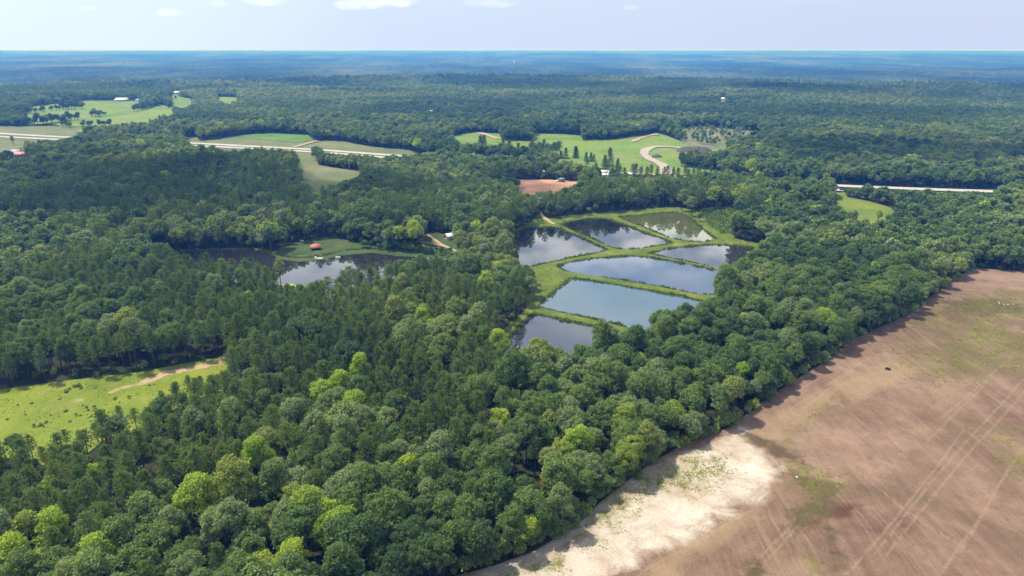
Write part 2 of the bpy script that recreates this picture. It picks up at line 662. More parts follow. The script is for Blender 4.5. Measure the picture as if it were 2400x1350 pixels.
c = t.mix(t.math('MULTIPLY', t.attr("track"), t.rng(mott, .36, .60, .05, .5)), c, (.34, .245, .16))
ragged = t.math('ADD', t.math('MULTIPLY', mid, .55), t.math('MULTIPLY', fine, .45))
tan = t.math('ADD', t.attr("tan"), t.math('SUBTRACT', ragged, .5))
c = t.mix(t.rng(tan, .40, .80, 0, .42), c, (.32, .235, .135))
sandm = t.math('ADD', t.attr("sand"), t.math('MULTIPLY', t.math('SUBTRACT', t.noise(p, .10, 7, .68, .5), .5), 2.6))
sandc = t.mix(t.rng(mid, .35, .65), (.43, .365, .295), (.58, .51, .43))
sandc = t.mix(t.rng(st1, .52, .7, 0, .25), sandc, (.42, .32, .23))
sandc = t.mix(t.rng(t.noise(p, .11, 6, .65, .6), .48, .68, 0, .8), sandc, (.35, .25, .165))
c = t.mix(t.math('MULTIPLY', t.rng(sandm, .22, .85), t.rng(t.attr("sand"), .02, .35)), c, sandc)
c = t.mix(t.rng(t.math('ADD', t.attr("gray"), t.math('SUBTRACT', ragged, .5)), .4, .65, 0, .9), c, (.36, .315, .28))
c = t.mix(t.rng(t.math('ADD', t.attr("red"), t.math('MULTIPLY', t.math('SUBTRACT', t.noise(p, .2, 6, .7, .4), .5), 1.8)), .30, .85, 0, .9), c, (.080, .034, .018))
rag2 = t.math('MULTIPLY', t.math('SUBTRACT', t.noise(p, .16, 7, .7, .4), .5), 2.2)
c = t.mix(t.rng(t.math('ADD', t.attr("dark"), rag2), .30, .80, 0, .88), c, (.080, .058, .030))
grn = t.noise(t.mapping(p, (1, .55, 1), TR + 1.2), .20, 6, .72, .4)
grn2 = t.noise(t.mapping(p, (1, .6, 1), TR + 1.2), .55, 5, .7, .3)
spots = t.math('ADD', t.math('MULTIPLY', grn, .5), t.math('MULTIPLY', grn2, .5))
gm = t.math('MULTIPLY', t.attr("green"), t.rng(spots, .46, .60))
gm = t.math('ADD', gm, t.math('MULTIPLY', t.rng(spots, .60, .70), .28))
c = t.mix(t.math('MULTIPLY', t.attr("green"), t.rng(t.noise(p, .045, 5, .65), .38, .62, .1, .5)), c, (.135, .125, .045))
c = t.mix(t.rng(gm, .15, .75, 0, .9), c, t.mix(t.rng(mid, .4, .6), (.105, .125, .020), (.175, .190, .030)))
c = t.mix(1.0, c, t.mix(t.rng(fine, .3, .7), (.74, .74, .74), (1.22, 1.22, 1.22)), 'MULTIPLY')
t.bsdf(c, .95, .12, bump=t.math('ADD', t.math('MULTIPLY', fine, .5), t.math('MULTIPLY', st2, .8)), bstr=.55, bdist=.22)
M_FIELD = t.m


def water_material(name, body, ior=2.6, rough=.03):
    t = NT(name)
    p = t.pos()
    w = t.noise(t.mapping(p, (1, .6, 1), .5), .9, 3, .5)
    murk = t.noise(p, .03, 3)
    c = t.mix(t.rng(murk, .3, .7), [v * .85 for v in body], [v * 1.15 for v in body])
    t.bsdf(c, rough, .5, bump=w, bstr=.035, bdist=.05, IOR=ior)
    return t.m


# ------------------------------------------------------------------ where things lie (outlines read off the photograph, laid on the terrain)
T = 17.0    # crown tops that hide an opening's near edge
FIELD = W([(2278, 630), (2190, 690), (2120, 742), (2000, 797), (1930, 852), (1840, 907), (1780, 952), (1700, 1008), (1600, 1045), (1530, 1085),
           (1440, 1150), (1340, 1240), (1250, 1296), (1150, 1332), (1060, 1356), (960, 1395), (850, 1500), (2700, 1560), (3300, 1300), (3100, 760), (2700, 650), (2400, 637)])
PASTURE = WV([(-420, 940), (-150, 925), (0, 913), (150, 894), (330, 873), (440, 852), (530, 836), (545, 846), (520, 866, 9), (450, 880, 10), (372, 915, 10), (345, 945, 10),
             (240, 965, 10), (190, 1000, 10), (130, 1000, 10), (100, 1045, 10), (75, 1020, 10), (0, 1010, 10), (-200, 1010, 10), (-420, 1010, 10)])
PONDS_OPEN = WV([(1186, 600), (1185, 560), (1205, 541), (1240, 526), (1262, 506), (1290, 512), (1330, 507), (1400, 499), (1500, 491), (1560, 485), (1600, 487), (1640, 500),
                (1650, 488), (1725, 484), (1728, 520), (1705, 545), (1730, 562), (1775, 570), (1795, 580), (1745, 590, T), (1700, 640, T), (1675, 672, T), (1600, 697, T),
                (1545, 735, T), (1505, 752, T), (1440, 768, T), (1400, 778, T), (1300, 792, T), (1215, 805, T), (1180, 805, T), (1140, 812), (1192, 766), (1236, 726), (1246, 690), (1243, 640), (1236, 622)])
PONDS = {
    "P1": W([(1250, 733), (1215, 768), (1188, 800), (1165, 850), (1230, 875), (1400, 870), (1520, 800), (1438, 772), (1340, 752), (1290, 741)]),
    "P2": W([(1340, 650), (1300, 683), (1264, 716), (1330, 731), (1400, 746), (1465, 762), (1540, 780), (1600, 760), (1655, 706), (1600, 693), (1500, 675), (1400, 658)]),
    "P3": W([(1308, 622), (1350, 610), (1400, 603), (1470, 598), (1525, 601), (1600, 615), (1690, 633), (1745, 644), (1720, 680), (1665, 688), (1625, 684), (1550, 669), (1450, 652), (1370, 640), (1325, 632)]),
    "P4": W([(1521, 592), (1571, 581), (1612, 576), (1654, 572), (1696, 572), (1737, 575), (1769, 579), (1790, 592), (1770, 640), (1725, 633), (1690, 626), (1600, 608), (1550, 598)]),
    "P5": W([(1453, 507), (1494, 504), (1550, 498), (1585, 496), (1608, 505), (1625, 517), (1644, 533), (1662, 546), (1677, 558), (1650, 565), (1612, 564), (1592, 560), (1571, 555), (1540, 543), (1508, 529), (1477, 518)]),
    "P6": W([(1315, 525), (1331, 519), (1369, 512), (1417, 510), (1446, 519), (1477, 529), (1508, 543), (1550, 556), (1575, 568), (1550, 572), (1508, 579), (1477, 582), (1454, 582), (1433, 577), (1400, 562), (1373, 551), (1342, 537)]),
    "P7": W([(1196, 550), (1227, 533), (1290, 530), (1313, 534), (1367, 557), (1423, 583), (1400, 590), (1333, 603), (1283, 613), (1247, 622), (1205, 622), (1180, 610)]),
}
PONDS = {k: smooth_poly(v, 1, cut=.06) for k, v in PONDS.items()}
WATER = {"P1": (.030, .033, .046), "P2": (.060, .110, .140), "P3": (.030, .060, .110), "P4": (.030, .032, .030), "P5": (.085, .092, .030), "P6": (.012, .012, .013), "P7": (.010, .010, .012)}  # bluer ponds carry part of the sky's reflection in their base colour
LAKE = smooth_poly(W([(330, 590), (400, 588), (500, 585), (600, 583), (640, 595), (700, 603), (760, 598), (800, 586), (870, 580), (935, 591), (1000, 592), (1040, 590), (1085, 604),
                      (1070, 625), (1000, 640), (900, 676), (800, 704), (745, 726), (715, 705), (700, 670), (640, 668), (560, 662), (480, 650), (400, 634), (340, 606)]), 2)
LAWN = W([(640, 593), (662, 582), (700, 568), (755, 557), (815, 562), (870, 573), (935, 586), (980, 586), (1000, 585), (985, 565), (1000, 547), (1025, 545), (1050, 556), (1075, 575), (1100, 600), (1080, 606),
          (1000, 600), (935, 598), (870, 590), (800, 596), (760, 606), (700, 611), (650, 604)])
CLAY = W([(1204, 421), (1262, 421), (1330, 423), (1362, 427), (1366, 446, 0), (1325, 470, 0), (1250, 482, 0), (1216, 476, 0), (1208, 445, 0)])
STRIP = WV([(692, 357), (735, 362), (748, 388), (800, 396), (852, 403), (830, 420, 14), (788, 428, 14), (740, 438, T), (720, 432, T), (705, 415, 12), (694, 385)])
CLEAR_L = WV([(-300, 300), (-100, 297), (0, 296), (190, 297), (196, 310), (168, 322, 14), (130, 329, 14), (65, 333, 14), (48, 346), (30, 356), (-40, 356, 12), (-300, 366, 12)])
CLEAR_M = WV([(430, 323), (462, 321), (468, 331), (500, 327), (580, 315), (640, 313), (722, 317), (738, 330), (800, 331), (875, 345), (960, 352), (1000, 360, 8), (900, 367, T), (845, 364, 5), (752, 363, 5),
             (740, 365, 4), (690, 357), (680, 352, 14), (600, 347, 14), (535, 355, 10), (500, 346, 14), (450, 344, 14)])
CENTER = WV([(1058, 320), (1100, 311), (1170, 313), (1176, 328), (1246, 330), (1252, 313), (1300, 314), (1364, 318), (1366, 330), (1440, 327), (1540, 312), (1562, 318), (1605, 336),
            (1640, 340), (1700, 345), (1706, 356), (1640, 358, 2), (1612, 360, 2), (1592, 382), (1612, 389), (1660, 396), (1695, 405), (1640, 409), (1600, 411), (1460, 409), (1450, 399), (1360, 388), (1330, 378, 8), (1300, 352, 14), (1230, 346, 14),
            (1180, 340, 14), (1100, 337, 14), (1065, 329, 14)])
MEADOW = WV([(1952, 452), (1985, 452), (1988, 463), (2030, 471), (2075, 483), (2110, 497), (2075, 515, 12), (2050, 515, T), (2000, 492, T), (1955, 470, T)])
FAR1 = WV([(50, 254), (120, 246), (150, 243), (200, 237), (335, 237), (308, 250, 12), (305, 258), (255, 276), (248, 262, 8), (215, 262, 8), (212, 272), (185, 280, 8), (150, 272, 10), (80, 280, 10), (52, 270), (140, 258), (190, 255), (150, 255)])
FAR2 = WV([(396, 226), (412, 220), (420, 228), (455, 234), (440, 244, 10), (418, 250, 10), (398, 240)])
FAR3 = WV([(376, 246), (404, 252), (408, 263, 10), (335, 288, 10), (250, 294, 10), (170, 296, 10), (220, 282), (290, 268)])
FAR4 = WV([(508, 228), (555, 229), (560, 233), (540, 239, 10), (512, 237, 10)])
FAR5 = WV([(1684, 232), (1704, 231), (1708, 236, 6), (1688, 240, 8)])
FAR6 = WV([(655, 170), (690, 170), (694, 173, 5), (660, 174, 5)])
CUT = W([(1580, 304), (1640, 296), (1700, 302), (1775, 308), (1790, 326), (1730, 340, 8), (1690, 336, 8), (1640, 327, 10), (1600, 318, 10)])
POWER = WV([(1068, 203), (1075, 203), (1084, 252, 8), (1078, 252, 8)])
LOWLEFT = WV([(4, 378), (34, 378), (40, 396, 10), (20, 402, 10), (2, 390, 8)])

ROAD_A = W([(-260, 296), (0, 314), (140, 322), (450, 336.5), (640, 347), (740, 352), (880, 362.5), (1000, 371), (1250, 391), (1500, 411), (1955, 437), (2200, 446.5), (2350, 451), (2600, 458)])
ROAD_B = W([(-260, 305), (0, 321.5), (140, 328), (460, 342.5), (640, 352), (760, 359), (900, 370), (1250, 400), (1500, 419.5), (1700, 432), (1960, 447), (2200, 457), (2350, 462), (2600, 470)])
RED_GAP = W([(1130, 1168), (1180, 1150), (1250, 1125), (1310, 1120), (1305, 1150), (1280, 1170), (1200, 1185), (1140, 1185)])

VIS += [np.array(q, float) for q in (
    [(395, 590), (500, 586), (600, 583), (650, 598), (700, 603), (760, 598), (800, 586), (870, 580), (940, 590), (962, 597), (930, 604), (850, 618), (800, 628), (712, 658), (700, 668), (640, 662), (637, 625), (610, 612), (530, 602), (460, 603)],
    [(640, 593), (662, 582), (700, 568), (755, 557), (815, 562), (870, 573), (935, 586), (980, 586), (1000, 585), (985, 565), (1000, 547), (1025, 545), (1050, 556), (1060, 580), (1080, 600), (1000, 598), (935, 596), (800, 592), (700, 608)],
    [(30, 352), (68, 356), (68, 371), (30, 371)], [(403, 216), (425, 216), (425, 227), (403, 227)], [(1046, 551), (1062, 551), (1062, 562), (1046, 562)], [(1406, 403), (1434, 403), (1434, 416), (1406, 416)],
    [(1204, 421), (1262, 421), (1330, 423), (1362, 427), (1350, 436), (1300, 446), (1255, 455), (1222, 457), (1210, 440)],
    [(1952, 434), (2200, 444), (2345, 449), (2345, 454), (2150, 449), (2000, 446), (1952, 450)])]

OPEN = [FIELD, PASTURE, PONDS_OPEN, LAKE, LAWN, CLAY, STRIP, CLEAR_L, CLEAR_M, CENTER, MEADOW, FAR1, FAR2, FAR3, FAR4, FAR5, FAR6, POWER, LOWLEFT, RED_GAP]


def in_open(X, Y):
    m = np.zeros(np.shape(X), bool)
    for q in OPEN:
        m |= inside(q, X, Y)
    for q, w in ((ROAD_A, 15.0), (ROAD_B, 13.0)):
        m |= edge_dist(q, X, Y, closed=False) < w
    return m


# ------------------------------------------------------------------ ground and sheets
def structure(name, me):
    return tag(link(name, me), kind="structure")


def axis(breaks):
    """breaks: [(start, step)...], ending with (end,)"""
    out = []
    for (a, s), nx in zip(breaks[:-1], breaks[1:]):
        out.append(np.arange(a, nx[0], s))
    return np.unique(np.concatenate(out + [np.array([breaks[-1][0]])]))


def pond_depth(X, Y):
    """bank profile: 0 on the dike tops, -0.7 at the water's edge, -2 under water"""
    d = np.full(np.shape(X), 1e9)
    for q in list(PONDS.values()) + [LAKE]:
        d = np.minimum(d, sdf(q, X, Y))
    return -0.7 * (1 - sstep(0.9, 2.7, d)) - 1.5 * (1 - sstep(-4, 0.9, d))


gx = axis([(-28000, 900), (-6000, 250), (-2000, 60), (-700, 14), (700, 60), (2000, 250), (6000, 900), (28000,)])
gy = axis([(-4000, 300), (-400, 20), (1300, 40), (3500, 150), (8000, 600), (28500,)])
GX, GY = np.meshgrid(gx, gy)
GZ = H(GX, GY)
sink = np.minimum(sdf(np.asarray(PONDS_OPEN), GX, GY), sdf(LAKE, GX, GY))
GZ = GZ - 4.0 * (1 - sstep(-2, 22, sink))
nx_, ny_ = len(gx), len(gy)
idx = np.arange(nx_ * ny_).reshape(ny_, nx_)
quads = np.stack([idx[:-1, :-1], idx[:-1, 1:], idx[1:, 1:], idx[1:, :-1]], -1).reshape(-1, 4)
structure("ground", new_mesh("ground", np.c_[GX.ravel(), GY.ravel(), GZ.ravel()], [quads], [M_FLOOR], smooth=True))


def sheet(name, poly, res, mat, lift=.03, zfun=None, masks=None, clip=None):
    poly = np.asarray(poly)
    x0, y0 = poly.min(0) - res; x1, y1 = poly.max(0) + res
    if clip:
        x0, x1, y0, y1 = max(x0, clip[0]), min(x1, clip[1]), max(y0, clip[2]), min(y1, clip[3])
    xs, ys = np.arange(x0, x1 + res, res), np.arange(y0, y1 + res, res)
    X, Y = np.meshgrid(xs, ys)
    cx, cy_ = X[:-1, :-1] + res / 2, Y[:-1, :-1] + res / 2
    keep = inside(poly, cx, cy_)
    i = np.arange(X.size).reshape(X.shape)
    q = np.stack([i[:-1, :-1], i[:-1, 1:], i[1:, 1:], i[1:, :-1]], -1)[keep]
    used = np.unique(q)
    remap = np.full(X.size, -1); remap[used] = np.arange(len(used))
    vx, vy = X.ravel()[used].copy(), Y.ravel()[used].copy()
    # pull rim vertices onto the outline
    cnt = np.bincount(remap[q].ravel(), minlength=len(used))
    rim = cnt < 4
    n = len(poly)
    bx, by, bd = vx[rim].copy(), vy[rim].copy(), np.full(rim.sum(), 1e18)
    for k in range(n):
        a, b = poly[k], poly[(k + 1) % n]
        dv = b - a
        tt = np.clip(((vx[rim] - a[0]) * dv[0] + (vy[rim] - a[1]) * dv[1]) / (dv @ dv + 1e-12), 0, 1)
        qx, qy = a[0] + tt * dv[0], a[1] + tt * dv[1]
        d = (qx - vx[rim]) ** 2 + (qy - vy[rim]) ** 2
        m = d < bd
        bx[m], by[m], bd[m] = qx[m], qy[m], d[m]
    ok = bd < (res * .8) ** 2
    rx, ry = vx[rim], vy[rim]
    rx[ok], ry[ok] = bx[ok], by[ok]
    vx[rim], vy[rim] = rx, ry
    z = (zfun(vx, vy) if zfun else H(vx, vy)) + lift
    me = new_mesh(name, np.c_[vx, vy, z], [remap[q]], [mat], smooth=True)
    if masks:
        for k, f in masks.items():
            a = me.attributes.new(k, 'FLOAT', 'POINT')
            a.data.foreach_set("value", np.asarray(f(vx, vy), np.float32))
    return structure(name, me)


def ribbon(name, line, width, mat, lift, step=6.0, wob=0.0, zfun=None):
    P = smooth_poly(line, 2, closed=False)
    seg = np.hypot(*np.diff(P, axis=0).T)
    s = np.r_[0, np.cumsum(seg)]
    k = np.arange(0, s[-1], step)
    x, y = np.interp(k, s, P[:, 0]), np.interp(k, s, P[:, 1])
    tx, ty = np.gradient(x), np.gradient(y)
    L = np.hypot(tx, ty); nx, ny = -ty / L, tx / L
    w = width / 2 * (1 + wob * (vnoise(k / 9.0, k * 0 + width) - .5) * 2)
    cols = [-1, -.5, 0, .5, 1]
    V = []
    for c_ in cols:
        vx, vy = x + nx * w * c_, y + ny * w * c_
        V.append(np.c_[vx, vy, (zfun(vx, vy) if zfun else H(vx, vy)) + lift - (0.02 if abs(c_) == 1 else 0)])
    n = len(k)
    V = np.stack(V, 1).reshape(-1, 3)
    i = np.arange(n * 5).reshape(n, 5)
    q = np.stack([i[:-1, :-1], i[1:, :-1], i[1:, 1:], i[:-1, 1:]], -1).reshape(-1, 4)
    return structure(name, new_mesh(name, V, [q], [mat], smooth=True))


# --- bare field with its masks
F_SAND = W([(1140, 1352), (1290, 1295), (1370, 1240), (1470, 1160), (1560, 1092), (1640, 1050), (1710, 1020), (1745, 1010), (1765, 1040), (1800, 1072), (1832, 1106), (1785, 1138), (1770, 1168),
            (1700, 1205), (1600, 1262), (1520, 1310), (1440, 1360), (1380, 1420), (1100, 1420)])
F_GRAY = W([(1130, 1335), (1250, 1300), (1345, 1238), (1440, 1155), (1510, 1100), (1560, 1085), (1520, 1115), (1440, 1180), (1380, 1240), (1290, 1300), (1170, 1350)])
F_GREENS = [(W([(1380, 1215), (1420, 1165), (1490, 1120), (1600, 1068), (1690, 1075), (1705, 1110), (1610, 1150), (1540, 1160), (1470, 1195), (1420, 1235)]), 8, 1.05),
            (W([(1330, 1268), (1420, 1190), (1500, 1128), (1560, 1098), (1600, 1075), (1560, 1115), (1470, 1185), (1385, 1260)]), 4, .9),
            (W([(1170, 1340), (1250, 1322), (1330, 1308), (1320, 1335), (1240, 1365), (1150, 1380)]), 5, .9),
            (W([(1360, 1290), (1420, 1235), (1480, 1200), (1400, 1300)]), 6, .5),
            (W([(1822, 1040), (1870, 1000), (1930, 950), (1965, 925), (1950, 950), (1890, 1000), (1840, 1045)]), 4, .9),
            (W([(2090, 840), (2200, 770), (2260, 700), (2420, 678), (2500, 850), (2350, 880), (2250, 890), (2160, 900)]), 22, .85),
            (W([(2110, 760), (2200, 700), (2330, 690), (2420, 760), (2420, 870), (2240, 860)]), 20, .6),
            (W([(2320, 1005), (2380, 1010), (2440, 1120), (2400, 1140), (2345, 1080)]), 7, .85),
            (W([(1840, 1090), (1910, 1095), (1990, 1130), (1950, 1170), (1890, 1190), (1850, 1130)]), 8, .75),
            (W([(1860, 1190), (1960, 1130), (1990, 1150), (1900, 1230), (1850, 1260)]), 8, .55),
            (W([(2180, 740), (2235, 735), (2200, 770), (2140, 810), (2150, 780)]), 6, .8),
            (W([(1880, 1298), (1915, 1300), (1935, 1350), (1900, 1350)]), 4, .7),
            (W([(2190, 960), (2300, 1000), (2360, 1060), (2250, 1010)]), 10, .45),
            (W([(1800, 1400), (1830, 1330), (1850, 1330), (1840, 1400)]), 5, .5)]
F_RED = W([(1920, 1200), (1960, 1180), (2030, 1185), (1985, 1212), (1935, 1222), (1890, 1250)])
F_DARK = [W([(1705, 990), (1760, 1015), (1830, 1045), (1880, 1070), (1895, 1100), (1850, 1085), (1790, 1060), (1745, 1025)]),
          W([(1830, 1100), (1900, 1120), (1980, 1140), (1960, 1190), (1920, 1215), (1860, 1270), (1850, 1200), (1900, 1160)]),
          W([(2200, 705), (2330, 700), (2400, 715), (2400, 735), (2290, 745), (2220, 730)]),
          W([(1740, 1320), (1790, 1300), (1800, 1360), (1730, 1370)]),
          W([(1930, 1230), (1950, 1230), (1975, 1330), (1955, 1340)])]
F_TAN = [W([(1760, 1000), (1900, 930), (1960, 900), (1990, 860), (2010, 880), (1940, 960), (1840, 1040), (1780, 1030)]),
         W([(1850, 1065), (1880, 1085), (1880, 1105), (1840, 1090)]),
         W([(1450, 1370), (1600, 1270), (1790, 1170), (1800, 1210), (1660, 1300), (1560, 1380)]),
         W([(1940, 900), (2100, 840), (2150, 880), (2000, 950)])]
TRACKS = [W(l) for l in ([(1730, 1360), (1800, 1290), (1850, 1240), (1960, 1120)], [(1752, 1362), (1830, 1280), (1880, 1225), (1975, 1128)], [(1200 + 650, 965), (1990, 870), (2040, 840)],
                         [(1880, 965), (1950, 905), (2000, 868)], [(2050, 1300), (2200, 1110), (2400, 890)], [(2075, 1305), (2230, 1110), (2420, 900)], [(2250, 1300), (2340, 1140), (2460, 960)], [(1985, 1350), (2130, 1180), (2260, 1010)],
                         [(1830, 950), (1890, 905), (1930, 885)], [(1730, 1000), (1830, 1130)], [(1742, 1002), (1850, 1125)], [(1990, 1090), (2150, 1220), (2260, 1290)], [(2210, 980), (2380, 830)], [(2175, 1035), (2330, 880)],
                         [(1500, 1345), (1640, 1270), (1760, 1200)], [(2200, 1350), (2300, 1210)], [(1600, 1300), (1700, 1230), (1790, 1150)])]


def soft(poly, w):
    return lambda X, Y: sstep(w, -w, sdf(poly, X, Y)) if False else 1 - sstep(-w, w, sdf(poly, X, Y))


def green_mask(X, Y):
    m = np.zeros(X.shape)
    for q, w, a in F_GREENS:
        m = np.maximum(m, a * (1 - sstep(-w, w, sdf(q, X, Y))))
    return m


def maxmask(polys, w):
    def f(X, Y):
        m = np.zeros(X.shape)
        for q in polys:
            m = np.maximum(m, 1 - sstep(-w, w, sdf(q, X, Y)))
        return m
    return f


def track_mask(X, Y):
    m = np.zeros(X.shape)
    for q in TRACKS:
        m = np.maximum(m, 1 - sstep(.1, .5, edge_dist(q, X + 1.2 * (fbm(X / 12, Y / 12, 2) - .5), Y, closed=False)))
    return m


def field_z(X, Y):
    return .35 * (fbm(X / 28, Y / 28, 3) - .5) + .10 * (fbm(X / 3.5 + 9, Y / 3.5, 2) - .5) - .12 * maxmask(F_DARK, 5)(X, Y)


sheet("brown_field", FIELD, .65, M_FIELD, .42, field_z,
      {"sand": soft(F_SAND, 7), "gray": soft(F_GRAY, 2.5), "green": green_mask, "red": soft(F_RED, 5), "dark": maxmask(F_DARK, 5.5), "tan": maxmask(F_TAN, 7), "track": track_mask},
      clip=(-40, 330, 95, 430))
sheet("pasture", PASTURE, 1.3, M_PASTURE, .12, lambda X, Y: .5 * (fbm(X / 30, Y / 30, 3) - .5) + .2,
      {"bare": lambda X, Y: np.maximum.reduce([a_ * (1 - sstep(w_ * .3, w_ * 1.5, edge_dist(l_, X, Y, closed=False))) for l_, w_, a_ in (
          (W([(345, 894), (380, 879), (440, 866), (530, 848)]), 2.6, .85), (W([(262, 919), (300, 908), (335, 899)]), 2.2, .6), (W([(170, 942), (188, 939)]), 2.5, .5), (W([(90, 930), (110, 926)]), 2.0, .3))])})
dike_poly = PONDS_OPEN
x0, y0 = np.minimum(PONDS_OPEN.min(0), LAKE.min(0)) - 25
x1, y1 = np.maximum(PONDS_OPEN.max(0), LAKE.max(0)) + 25
# grass in the open, forest litter under the trees
te = NT("embankment_ground")
pe = te.pos()
ga = te.noise(te.mapping(pe, (1, .5, 1)), .09, 5, .6)
gb = te.noise(pe, .7, 5, .7)
gc = te.ramp(te.math('ADD', te.math('MULTIPLY', ga, .55), te.math('MULTIPLY', gb, .45)), [(.36, (.055, .092, .014)), (.5, (.105, .145, .020)), (.64, (.165, .190, .034))])
gc = te.mix(te.rng(te.noise(pe, .06, 5, .65), .55, .68, 0, .5), gc, (.25, .22, .085))
gc = te.mix(te.rng(te.math('ADD', te.attr("shore"), te.math('MULTIPLY', te.math('SUBTRACT', gb, .5), .9)), .35, .65, 0, .85), gc, (.060, .058, .030))
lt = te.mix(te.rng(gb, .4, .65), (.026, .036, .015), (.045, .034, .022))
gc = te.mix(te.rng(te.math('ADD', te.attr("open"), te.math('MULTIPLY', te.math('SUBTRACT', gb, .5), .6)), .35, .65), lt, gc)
te.bsdf(gc, .92, .12, bump=gb, bstr=.6, bdist=.3)


def bank_shore(X, Y):
    d = np.full(X.shape, 1e9)
    for q_ in list(PONDS.values()) + [LAKE]:
        d = np.minimum(d, sdf(q_, X, Y))
    return 1 - sstep(.9, 2.3, d)


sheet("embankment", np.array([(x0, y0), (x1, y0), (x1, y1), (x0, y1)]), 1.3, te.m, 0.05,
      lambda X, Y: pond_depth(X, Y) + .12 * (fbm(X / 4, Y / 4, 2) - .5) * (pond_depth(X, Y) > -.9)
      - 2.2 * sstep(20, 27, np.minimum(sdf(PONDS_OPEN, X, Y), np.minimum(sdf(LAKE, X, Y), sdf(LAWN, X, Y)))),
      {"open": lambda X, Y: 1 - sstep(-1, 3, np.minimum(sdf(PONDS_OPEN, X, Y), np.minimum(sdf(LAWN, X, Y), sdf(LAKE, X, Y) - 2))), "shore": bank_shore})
# forest litter between the water bodies
for k, q in PONDS.items():
    c0 = q.mean(0)
    d = q - c0
    qq = q + d / np.linalg.norm(d, axis=1)[:, None] * 2.2
    m = water_material("pond_water_" + k, WATER[k])
    tag(sheet("pond_water", qq, 4.0, m, 0.0, lambda X, Y: np.full(X.shape, -.7)), kind="structure")
m = water_material("lake_water_body", (.024, .021, .024))
q = LAKE
sheet("lake_water", q, 3.0, m, 0.0, lambda X, Y: np.full(X.shape, -.7))
sheet("lawn", LAWN, 2.0, grass_material("shaded_lawn_grass", (.036, .064, .016), (.055, .086, .022), (.080, .110, .030), (.13, .12, .055), .45), .10,  # grass colour darkened to stand in for cloud shade on the lawn
      lambda X, Y: np.maximum(pond_depth(X, Y), -.9) + .12)
sheet("clay_lot", CLAY, 3.0, M_CLAY, .3)
sheet("meadow_strip", STRIP, 5.0, M_DULLGRASS, .35)
sheet("road_verge", CLEAR_L, 8.0, M_DULLGRASS, .35)
sheet("road_verge", CLEAR_M, 6.0, M_DULLGRASS, .35)
sheet("green_field", W([(560, 321), (580, 315.5), (640, 313.5), (722, 317.5), (735, 329), (700, 336), (650, 331), (600, 327)]), 6.0, grass_material("lush_grass", (.075, .155, .024), (.095, .185, .026), (.125, .21, .034), (.17, .19, .05), .3, .35), .7)
sheet("green_field", CENTER, 6.0, M_FARGRASS, .35)
sheet("meadow", MEADOW, 3.0, grass_material("meadow_grass", (.095, .145, .018), (.140, .185, .022), (.180, .215, .028), (.24, .20, .075), .5), .3)
sheet("distant_pasture", W([(55, 255), (200, 239), (335, 239), (376, 246), (404, 252), (410, 262), (330, 292), (230, 297), (150, 298), (60, 275)]), 12.0, M_FARGRASS, .9)
for q in (FAR1, FAR2, FAR3, FAR4, FAR5, FAR6, LOWLEFT):
    sheet("distant_pasture", q, 12.0, M_FARGRASS, 1.2)
sheet("cutover", CUT, 10.0, M_CUTOVER, .6)
sheet("power_line_cut", POWER, 10.0, M_FARGRASS, 1.5)
sheet("red_soil", RED_GAP, 1.0, M_REDDIRT, .10, lambda X, Y: .4 * (fbm(X / 3, Y / 3, 2) - .5) + .2)
ribbon("highway", ROAD_A, 12.0, M_ASPHALT, .9)
ribbon("highway", ROAD_B, 11.0, M_ASPHALT, .9)
zp = lambda X, Y: np.maximum(pond_depth(X, Y), -.6)
ribbon("dirt_path", W([(1256, 478), (1264, 497), (1276, 512), (1300, 527)]), 3.2, M_SANDY, .28, 2.0, .3, zp)
ribbon("dirt_path", W([(1001, 549), (1018, 562), (1035, 574), (1060, 585), (1098, 603)]), 2.4, M_SANDY, .30, 2.0, .4, zp)
ribbon("dirt_path", W([(975, 566), (1000, 569), (1030, 575), (1045, 579)]), 2.0, M_SANDY, .26, 2.0, .4, zp)
ribbon("gravel_drive", W([(1561, 411), (1562, 398), (1550, 386), (1520, 374), (1508, 362), (1514, 351), (1535, 345), (1570, 345), (1625, 353)]), 11.0, M_GRAVEL, 1.3, 5.0, .25)
ribbon("dirt_path", W([(1120, 311), (1140, 317), (1170, 327)]), 9.0, M_SANDY, 1.2, 6.0, .3)
ribbon("dirt_path", W([(1480, 334), (1505, 323), (1545, 314)]), 7.0, M_SANDY, 1.2, 6.0, .5)
ribbon("dirt_path", W([(690, 347), (720, 338), (745, 331)]), 6.0, M_SANDY, 1.3, 6.0, .4)

# ------------------------------------------------------------------ tree models
def unit(v):
    return v / (np.linalg.norm(v, axis=-1, keepdims=True) + 1e-9)


def cards(C, N, size, g, bias=.6, asp=.8):
    n = len(C)
    nn = unit(unit(N) * bias + unit(g.normal(size=(n, 3))) * (1 - bias))
    a = unit(np.cross(nn, g.normal(size=(n, 3))))
    b = np.cross(nn, a)
    s = (size * g.uniform(.65, 1.35, n))[:, None]
    # slightly folded leaf spray: five-sided outline
    V = np.stack([C + a * s, C + (a * .25 + b * asp) * s, C + (-a * .85 + b * asp * .6) * s, C + (-a * .75 - b * asp * .7) * s, C + (a * .35 - b * asp) * s], 1)
    return V.reshape(-1, 3), np.arange(n * 5).reshape(n, 5)


def join(parts):
    V, F, n = [], {}, 0
    for v, fs in parts:
        for f in (fs if isinstance(fs, list) else [fs]):
            F.setdefault(f.shape[1], []).append(f + n)
        V.append(v)
        n += len(v)
    return np.vstack(V), [np.vstack(f) for f in F.values()]


